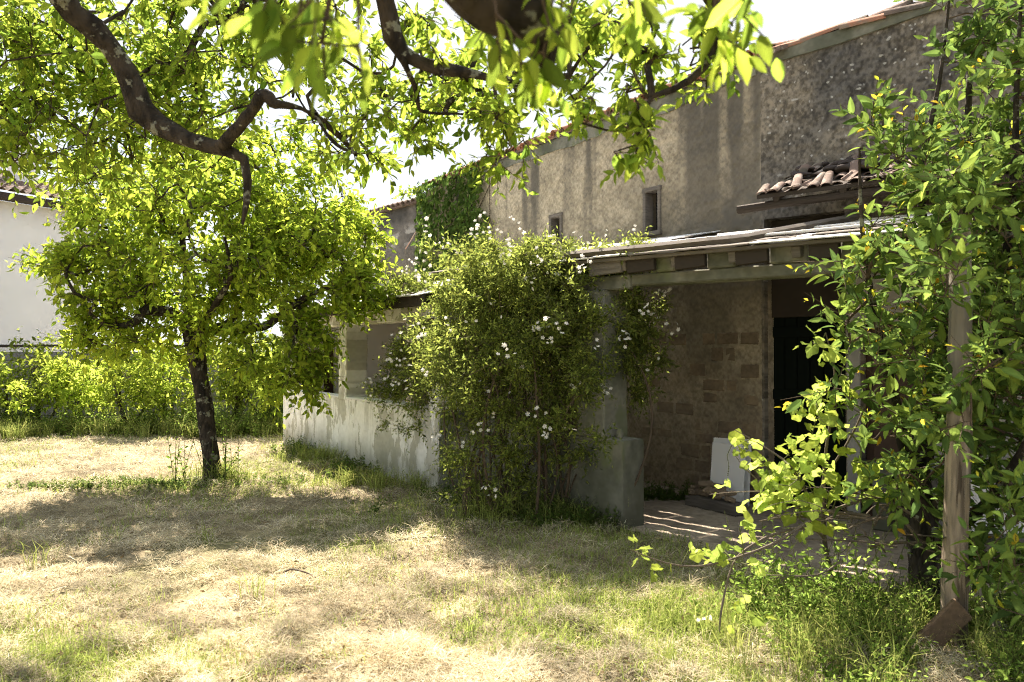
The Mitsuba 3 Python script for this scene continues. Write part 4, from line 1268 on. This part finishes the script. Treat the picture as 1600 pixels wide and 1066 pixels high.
# old log pieces
for k, (u, v_, ln, lab) in enumerate([(100, 636, 1.1, 'grey brown old log lying by the vine shrubs, the longer one'), (70, 645, .7, 'short old log in front of the longer log by the vine shrubs')]):
    q = ground_at(u, 662 if k else 655) + UP * .12
    c = spline([q - [ln / 2, .05, .02], q + [0, .03, .05], q + [ln / 2, -.06, -.01]], 12)
    obj('old_log', tube(c, np.linspace(.11, .08, 12), 10, .3, k), DEADWOOD, smooth=50, label=lab, cat='log')

# --- glossy shrub at right, around the post
sh_ = thing('glossy_shrub', 'tall glossy leaved shrub with orange young tips filling the right picture side', 'shrub')
pb2 = ground_at(1448, 935) * [1, 1, 0]
limbs = [[np.r_[pb2 - UP * .1, .13], np.r_[pb2 + [-.02, 0, .3], .10], np.r_[pb2 + [-.05, .05, .8], .085], np.r_[pb2 + [.05, .05, 1.3], .06], np.r_[pb2 + [.25, .05, 2.2], .04], np.r_[pb2 + [.3, 0, 3.6], .015]],
         [np.r_[pb2 + [-.04, .03, .6], .06], np.r_[at(1400, 640, 5.0), .035], np.r_[at(1370, 500, 4.9), .022], np.r_[at(1350, 380, 4.85), .014], np.r_[at(1345, 230, 4.8), .007]],
         [np.r_[pb2 + [0, .03, .5], .06], np.r_[at(1530, 680, 4.9), .045], np.r_[at(1570, 450, 4.8), .03], np.r_[at(1590, 200, 4.7), .018], np.r_[at(1600, 0, 4.7), .01]],
         [np.r_[pb2 + [0, .03, .9], .05], np.r_[at(1470, 500, 5.1), .035], np.r_[at(1440, 300, 5.0), .022], np.r_[at(1475, 100, 5.0), .012], np.r_[at(1490, -40, 5.0), .006]],
         [np.r_[pb2 + [.02, 0, .35], .04], np.r_[at(1560, 760, 4.5), .026], np.r_[at(1620, 650, 4.2), .016]]]
nodes = []
for L_ in limbs:
    c = spline(L_, 24)
    obj('limb' if nodes else 'trunk', tube(c[:, :3], c[:, 3], 10, .2, len(nodes)), BARK, sh_, smooth=60)
    nodes += list(c[7:, :3])
targets = np.vstack([blob(1575, 120, 4.9, 60, 110, .5, 28), blob(1520, 60, 5.0, 30, 70, .3, 8), blob(1585, 330, 4.7, 65, 110, .5, 28), blob(1485, 260, 4.9, 65, 80, .4, 18), blob(1390, 250, 4.85, 28, 50, .2, 5), blob(1372, 205, 4.85, 8, 16, .1, 2), blob(1450, 410, 4.8, 85, 60, .4, 20), blob(1350, 440, 4.75, 32, 40, .2, 5),
                     blob(1560, 520, 4.6, 80, 100, .5, 40), blob(1450, 570, 4.75, 80, 70, .4, 17), blob(1360, 560, 4.7, 50, 60, .3, 8), blob(1565, 720, 4.5, 70, 100, .45, 32), blob(1420, 690, 4.7, 60, 60, .3, 10), blob(1570, 880, 4.2, 60, 70, .35, 19), blob(1400, 760, 4.6, 50, 30, .25, 5), blob(1500, 640, 4.15, 50, 60, .1, 4), blob(1490, 400, 4.15, 25, 60, .08, 4), blob(1500, 560, 4.15, 40, 30, .1, 2), blob(1505, 300, 4.2, 40, 40, .12, 6),
                     blob(1680, 400, 4.7, 70, 380, .6, 55)])
P, paths, load = grow(nodes, list(targets), bend=.12, step=.14)
obj('branches', branch_mesh(P, paths, load, .0028, .48, .016, 5), BROWNSTEM, sh_, kind='stuff')
cen = np.vstack([targets, P[len(nodes):][rng.random(len(P) - len(nodes)) < .06]])
tw, td, tl = twigs(cen, 3, .28, (-.12, -.15, .75), .8)
obj('twigs', sticks(tw, tw + td * tl[:, None], .0032, .0014, 4), BROWNSTEM, sh_, kind='stuff')
p, ax, s, x = leaves_on(tw, td, tl, 8, .118, .78, .12, .18, True, .2, upness=.9, spread=.8)
qt = pix(tw)
young = rng.random(len(tw)) < np.where(qt[:, 0] < 1460, .55, .16)
tip = (x > .80) & np.repeat(young, 8)
foliage(sh_, LEAF_LANCE, p[~tip], tuple(a[~tip] for a in ax), s[~tip], tint((~tip).sum(), C_PRIV), 'leaf_gloss', C_PRIV, LEAF_LANCE, 300)
obj('young_leaves', leaves(LEAF, p[tip], tuple(a[tip] for a in ax), s[tip] * .6), 'leaf_blend', sh_, color=np.repeat(tint(tip.sum(), [(.62, .34, .035), (.46, .46, .045), (.30, .40, .04)]), len(LEAF[0]), 0), kind='stuff', label='orange and lime young shoot leaves')

# --- the grape vine sprawling in front of the entrance
vine = thing('grape_vine', 'sprawling grape vine with pale lobed leaves and bare canes before the entrance', 'vine')
vr = ground_at(1300, 900) * [1, 1, 0]
canes = [[np.r_[vr, .018], np.r_[at(1285, 800, 5.2), .014], np.r_[at(1290, 700, 5.0), .010], np.r_[at(1305, 600, 4.9), .007], np.r_[at(1290, 520, 4.9), .004]],
         [np.r_[at(1287, 815, 5.2), .012], np.r_[at(1260, 770, 4.9), .009], np.r_[at(1225, 720, 4.7), .006], np.r_[at(1180, 690, 4.7), .003], np.r_[at(1148, 672, 4.7), .002]],
         [np.r_[at(1390, 770, 4.9), .012], np.r_[at(1290, 800, 4.6), .009], np.r_[at(1180, 860, 4.3), .007], np.r_[at(1080, 884, 4.2), .005], np.r_[at(985, 858, 4.2), .003]],
         [np.r_[at(1285, 840, 5.0), .010], np.r_[at(1220, 830, 4.5), .008], np.r_[at(1150, 870, 4.3), .006], np.r_[at(1132, 920, 4.25), .006], np.r_[at(1122, 985, 4.2), .006]],
         [np.r_[at(1290, 740, 5.0), .008], np.r_[at(1340, 660, 4.8), .006], np.r_[at(1360, 610, 4.7), .004]]]
nodes = []
for L_ in canes:
    c = spline(L_, 22)
    obj('cane', tube(c[:, :3], c[:, 3], 6, .2, len(nodes)), DEADWOOD, vine, smooth=60)
    nodes += list(c[6:, :3])
tg = np.vstack([blob(1215, 735, 4.65, 60, 42, .2, 28), blob(1240, 785, 4.6, 40, 28, .15, 15), blob(1280, 700, 4.8, 35, 40, .2, 15), blob(1290, 590, 4.85, 28, 55, .15, 13), blob(1275, 650, 4.85, 25, 25, .15, 5), blob(1310, 760, 4.7, 40, 30, .2, 8), blob(1160, 690, 4.7, 18, 14, .05, 3),
                blob(1000, 868, 4.2, 16, 8, .06, 2), blob(1062, 872, 4.2, 14, 8, .06, 2), blob(1140, 872, 4.25, 26, 20, .1, 5), blob(1170, 840, 4.3, 18, 18, .1, 2), blob(1160, 940, 4.2, 20, 8, .1, 3), blob(1380, 720, 4.7, 50, 30, .2, 8)])
P, paths, load = grow(nodes, list(tg), bend=.1, step=.1)
obj('branches', branch_mesh(P, paths, load, .0022, .4, .005, 4), STEM, vine, kind='stuff')
tw, td, tl = twigs(tg, 1, .12, (-.1, -.1, .3))
p, ax, s, x = leaves_on(tw, td, tl, 3, .104, .9, .35, upness=1.0, spread=.75)
foliage(vine, LEAF_LOBED, p, ax, s, tint(len(p), C_VINE), 'vine_blend', C_VINE, None, 300)

# --- dead branches lying over each other on the dirt
fallen = []
for k in range(16):
    u0, v0 = rng.uniform(1300, 1440), rng.uniform(800, 900)
    Y = 4.75 + rng.uniform(-.25, .5)
    a = at(u0, v0, Y)
    a[2] = max(a[2], .03)
    th_ = rng.uniform(-.7, .5) + (math.pi if rng.random() < .5 else 0)
    ln = rng.uniform(.25, .62)
    b = a + np.array([math.cos(th_) * ln, rng.normal(0, .2), math.sin(th_) * ln * .55])
    b[2] = max(b[2], .02)
    mid = (a + b) / 2 + R3(1)[0] * .05 + UP * .05
    r = rng.uniform(.004, .013)
    c = spline([a, mid, b], 12)
    side = [c[5], c[5] + (c[7] - c[4]) * 1.6 + R3(1)[0] * .08 + UP * .04, c[5] + (c[9] - c[4]) * 1.9 + R3(1)[0] * .12 + UP * .06]
    key = obj('dead_branch', join([tube(c, np.linspace(r, r * .45, 12), 6, .25, k), tube(spline(side, 7), np.linspace(r * .5, r * .25, 7), 5)]), DEADWOOD, smooth=60, cat='branch', group='dead branches under the grape vine')
    fallen.append((pix(c).mean(0)[0], key))
for i, (_, key) in enumerate(sorted(fallen)):
    tag(key, f'bare dead branch under the grape vine, {ORD[i]} from the left by its middle')
for k, (u, v_, ln, a, lab) in enumerate([(660, 848, .55, .35, 'pale bent fallen stick lying on the mown grass below the bush'), (470, 905, .3, -.5, 'short thin fallen twig in the middle of the sunny lawn'), (1010, 920, .4, 1.1, 'thin brown fallen twig beside the clover patch')]):
    q = ground_at(u, v_) + UP * .035
    w = np.array([math.cos(a), math.sin(a), 0]) * ln / 2
    obj('fallen_stick', tube(spline([q - w, q + R3(1)[0] * .02 + UP * .02, q + w], 10), np.linspace(.009, .004, 10), 6, .3, k), DEADWOOD, smooth=60, label=lab, cat='stick')

# --- sucker shoots at the fruit tree's foot
sk = thing('sucker_shoots', 'leafy sucker shoots growing up round the fruit tree foot', 'plant')
tb = at(336, 752, TY) * [1, 1, 0]
aa, bb = [], []
for k in range(16):
    a = tb + [rng.normal(0, .22), rng.normal(-.05, .15), 0]
    if k < 5:
        a = tb + [-.42 + rng.normal(0, .08), -.1, 0]
    aa.append(a)
    bb.append(a + [rng.normal(0, .12), rng.normal(0, .08), rng.uniform(.35, .95)])
aa, bb = np.array(aa), np.array(bb)
obj('stems', sticks(aa, bb, .005, .002, 4), STEM, sk)
L_ = np.linalg.norm(bb - aa, axis=1)
p, ax, s, x = leaves_on(aa, unit(bb - aa), L_, 14, .062, .95, .15)
obj('foliage', leaves(LEAF, p, ax, s), 'leaf_blend', sk, color=np.repeat(tint(len(p), C_ORCH[1:2] + [(.08, .14, .03)]), len(LEAF[0]), 0), kind='stuff')


# ------------------------------------------------------------------ grass, hay and weeds
def scatter(n, y0, y1, spread=.78, power=1.6):
    """Points on the lawn, thinning out with distance."""
    a = rng.random(n)
    y = (y0 ** (1 - power) + a * (y1 ** (1 - power) - y0 ** (1 - power))) ** (1 / (1 - power))
    return rng.uniform(-spread, spread, n) * y, y


def blades(x, y, length, width, tilt, bend, lift=0.0):
    """Thin bent grass blades, three triangles each; tilt: 0 upright, 1 lying flat."""
    n = len(x)
    b = np.stack([x, y, ground_z(x, y) + lift], -1)
    ph = rng.uniform(0, 2 * np.pi, n)
    out = np.stack([np.cos(ph), np.sin(ph), 0 * ph], -1)
    d0 = unit(out * np.sin(tilt * 1.5)[:, None] + UP * np.cos(tilt * 1.5)[:, None])
    d1 = unit(d0 + out * bend[:, None] - UP * (bend * .8)[:, None])
    a = np.stack([-np.sin(ph), np.cos(ph), 0 * ph], -1) * (width / 2)[:, None] + UP * (width * .2 * rng.normal(size=n))[:, None]
    m = b + d0 * (length * .5)[:, None]
    e = m + d1 * (length * .5)[:, None]
    for q in (m, e):
        q[:, 2] = np.maximum(q[:, 2], ground_z(q[:, 0], q[:, 1]) + .004) if n < 1 else np.maximum(q[:, 2], b[:, 2] + .003)
    v = np.stack([b - a, b + a, m - a * .85, m + a * .85, e], 1).reshape(-1, 3)
    f = np.array([(0, 1, 3), (0, 3, 2), (2, 3, 4)])
    return v, (f[None] + (np.arange(n) * 5)[:, None, None]).reshape(-1, 3)


def field(x, y, f, seed, octaves=3):
    return meshkit.fbm(np.stack([x * f, y * f, x * 0], -1), octaves, seed)


HAYC = [(.62, .57, .43), (.50, .42, .28), (.68, .65, .54), (.31, .23, .14), (.42, .43, .26)]
GREENC = [(.29, .37, .085), (.40, .45, .14), (.19, .26, .06)]
x, y = scatter(640000, 3.3, 17.0)
keep = ~in_yard(x, y, -.03) & (1.5 * field(x, y, 4.8, 21) - .25 + .5 * field(x, y, 1.3, 33) > rng.uniform(.35, 1.0, len(x)))
x, y = x[keep], y[keep]
n = len(x)
w = np.maximum(.0030, y * .0005)
col = tint(n, HAYC, .22)
mown = field(x, y, 2.6, 51)
col *= (.62 + .62 * np.clip((mown - .3) / .35, 0, 1))[:, None] * (.8 + .4 * field(x, y, 11, 57))[:, None]
heap = np.clip(field(x, y, 3.4, 91) - .42, 0, .3) * .30 * rng.random(n)
obj('dry_grass', blades(x, y, rng.uniform(.025, .085, n) * rng.choice([1, 1, 1, 1.8], n), w, rng.uniform(.5, 1.05, n), rng.uniform(.1, .6, n), heap), HAY, color=np.repeat(col, 5, 0), label='cut dry straw coloured grass covering the lawn', cat='grass', kind='stuff')
# short living grass, in patches
x, y = scatter(230000, 3.3, 17.0)
sx = W / 2 + F * x / y
patch = 1.0 * field(x, y, .85, 71, 4) + .25 * field(x, y, 4, 72)
wet = np.exp(-((sx - 1000) / 260) ** 2 - ((y - 4.9) / .75) ** 2) * .55 + .5 * np.exp(-((y - 15.7) / .9) ** 2) + .34 * np.exp(-((x + 2.3) / .8) ** 2 - ((y - 4.1) / .5) ** 2)
lwd = np.abs((x - LW.o[0]) * LW.n[0] + (y - LW.o[1]) * LW.n[1])
wet += .42 * np.exp(-(lwd / .55) ** 2) * (y > 7) + .45 * np.exp(-(np.hypot(x - tb[0], y - tb[1]) / 1.0) ** 2)
keep = ~in_yard(x, y, -.05) & (patch + wet > rng.uniform(.60, 1.06, len(x)))
x, y = x[keep], y[keep]
n = len(x)
w = np.maximum(.0038, y * .0007)
obj('green_grass', blades(x, y, rng.uniform(.04, .13, n) * (1 + .6 * (y > 14.8)), w, rng.uniform(.05, .6, n), rng.uniform(.1, .7, n)), 'grass_blend', color=np.repeat(tint(n, GREENC, .2), 5, 0), label='short green grass growing in patches through the hay', cat='grass', kind='stuff')
x, y = scatter(2600, 3.4, 12.0)
keep = ~in_yard(x, y) & (field(x, y, 1.1, 64) > .45)
p = np.stack([x, y, ground_z(x, y) + rng.uniform(.02, .06, len(x))], -1)[keep]
d = unit(R3(len(p)) * [1, 1, .25])
obj('leaf_litter', leaves(LEAF, p, leaf_axes(d, 1, .6), rng.uniform(.02, .042, len(p))), 'leaf_blend', color=np.repeat(tint(len(p), [(.22, .16, .09), (.13, .10, .06), (.30, .24, .14)]), len(LEAF[0]), 0), label='small brown fallen leaves scattered through the mown grass', cat='leaves', kind='stuff')
# taller tufts: by the hedge, at the bush foot, scattered
tx, ty = [], []
for cx, cy, rx, ry, k in [(-8.0, 15.4, 3.5, .45, 260), (-4.8, 15.5, 1.6, .5, 110), (.15, 7.55, .75, .25, 60), (-1.4, 9.4, .9, .25, 30), (-2.9, 11.6, .5, .4, 22), (1.6, 4.4, .9, .5, 46), (2.5, 4.1, .7, .4, 46), (tb[0], tb[1] - .05, .3, .2, 16), (-9.6, 14.6, .8, .4, 60), (-3.4, 5.2, 2.6, 1.2, 7)]:
    tx.append(cx + rng.normal(0, rx * .6, k))
    ty.append(cy + rng.normal(0, ry * .6, k))
tx, ty = np.concatenate(tx), np.concatenate(ty)
x = np.repeat(tx, 26) + rng.normal(0, .05, len(tx) * 26)
y = np.repeat(ty, 26) + rng.normal(0, .05, len(tx) * 26)
keep = ~in_yard(x, y, -.12) & (y > 3) & ~((np.abs(x - pb[0] * y / pb[1] + .03) < .13) & (y > 3.6) & (y < 4.45))
x, y = x[keep], y[keep]
n = len(x)
obj('tall_grass', blades(x, y, rng.uniform(.14, .38, n) * np.where(y > 14, 1.35, 1), np.maximum(.005, y * .0007), rng.uniform(0, .42, n), rng.uniform(.2, 1.0, n)), 'grass_blend', color=np.repeat(tint(n, GREENC + [(.28, .27, .10)], .2), 5, 0), label='taller green grass tufts along hedge, walls and yard edge', cat='grass', kind='stuff')


def weeds(name, spots, hgt, leaf, cols, label, stems_per=3, per=12, tmpl=LEAF, width=.0):
    c, d = [], []
    for (x0, y0, rx, ry, k) in spots:
        c.append(np.stack([x0 + rng.normal(0, rx * .6, k), y0 + rng.normal(0, ry * .6, k), np.zeros(k)], -1))
    c = np.repeat(np.vstack(c), stems_per, 0)
    c[:, 2] = ground_z(c[:, 0], c[:, 1])
    c = c[(c[:, 1] > 2.9) & ~((np.abs(c[:, 0] - pb[0] * c[:, 1] / pb[1] + .03) < .17) & (c[:, 1] > 3.5) & (c[:, 1] < 4.45))]
    d = unit(R3(len(c)) * .45 + UP)
    L = hgt * rng.uniform(.4, 1.25, len(c))
    t = key_of(name)
    tag(t, label, 'weeds', kind='stuff')
    p, ax, s, x = leaves_on(c, d, L, per, leaf, .9, .1, .12, upness=1.0, spread=.6)
    col = tint(len(p), cols, .2)
    sv, sf = sticks(c, c + d * L[:, None], .0032, .0012)
    lv, lf = leaves(tmpl, p, ax, s)
    v, f = join([(sv, sf), (lv, lf)])
    cc = np.vstack([np.tile([(.12, .14, .05)], (len(sv), 1)), np.repeat(col, len(tmpl[0]), 0)])
    scene[t] = mikit.ply((v, f), 'leaf_blend', color=cc)


WEEDC = [(.19, .30, .06), (.28, .39, .08), (.12, .20, .045)]
weeds('leafy_weeds', [(2.35, 4.25, .55, .45, 150), (2.0, 4.6, .45, .3, 70), (2.9, 3.9, .6, .5, 120), (1.5, 4.75, .3, .25, 26), (2.1, 3.75, .5, .3, 70), (2.9, 4.7, .4, .4, 60)], .26, .042, WEEDC, 'lush leafy green weeds round the wooden post foot')
weeds('tall_weeds', [(1.78, 4.85, .12, .1, 9), (2.05, 4.7, .15, .12, 8), (1.5, 5.0, .1, .1, 4)], .55, .06, WEEDC, 'tall upright weeds at the dirt yard edge below the vine', 3, 16)
weeds('clover_patch', [(.9, 4.9, .7, .45, 300), (.2, 4.6, .8, .35, 170), (1.3, 4.3, .4, .35, 120), (-2.6, 3.9, .9, .3, 130)], .05, .022, [(.17, .27, .05), (.24, .33, .07)], 'low clover patch in the near lawn', 2, 6, LEAF_DIAMOND)
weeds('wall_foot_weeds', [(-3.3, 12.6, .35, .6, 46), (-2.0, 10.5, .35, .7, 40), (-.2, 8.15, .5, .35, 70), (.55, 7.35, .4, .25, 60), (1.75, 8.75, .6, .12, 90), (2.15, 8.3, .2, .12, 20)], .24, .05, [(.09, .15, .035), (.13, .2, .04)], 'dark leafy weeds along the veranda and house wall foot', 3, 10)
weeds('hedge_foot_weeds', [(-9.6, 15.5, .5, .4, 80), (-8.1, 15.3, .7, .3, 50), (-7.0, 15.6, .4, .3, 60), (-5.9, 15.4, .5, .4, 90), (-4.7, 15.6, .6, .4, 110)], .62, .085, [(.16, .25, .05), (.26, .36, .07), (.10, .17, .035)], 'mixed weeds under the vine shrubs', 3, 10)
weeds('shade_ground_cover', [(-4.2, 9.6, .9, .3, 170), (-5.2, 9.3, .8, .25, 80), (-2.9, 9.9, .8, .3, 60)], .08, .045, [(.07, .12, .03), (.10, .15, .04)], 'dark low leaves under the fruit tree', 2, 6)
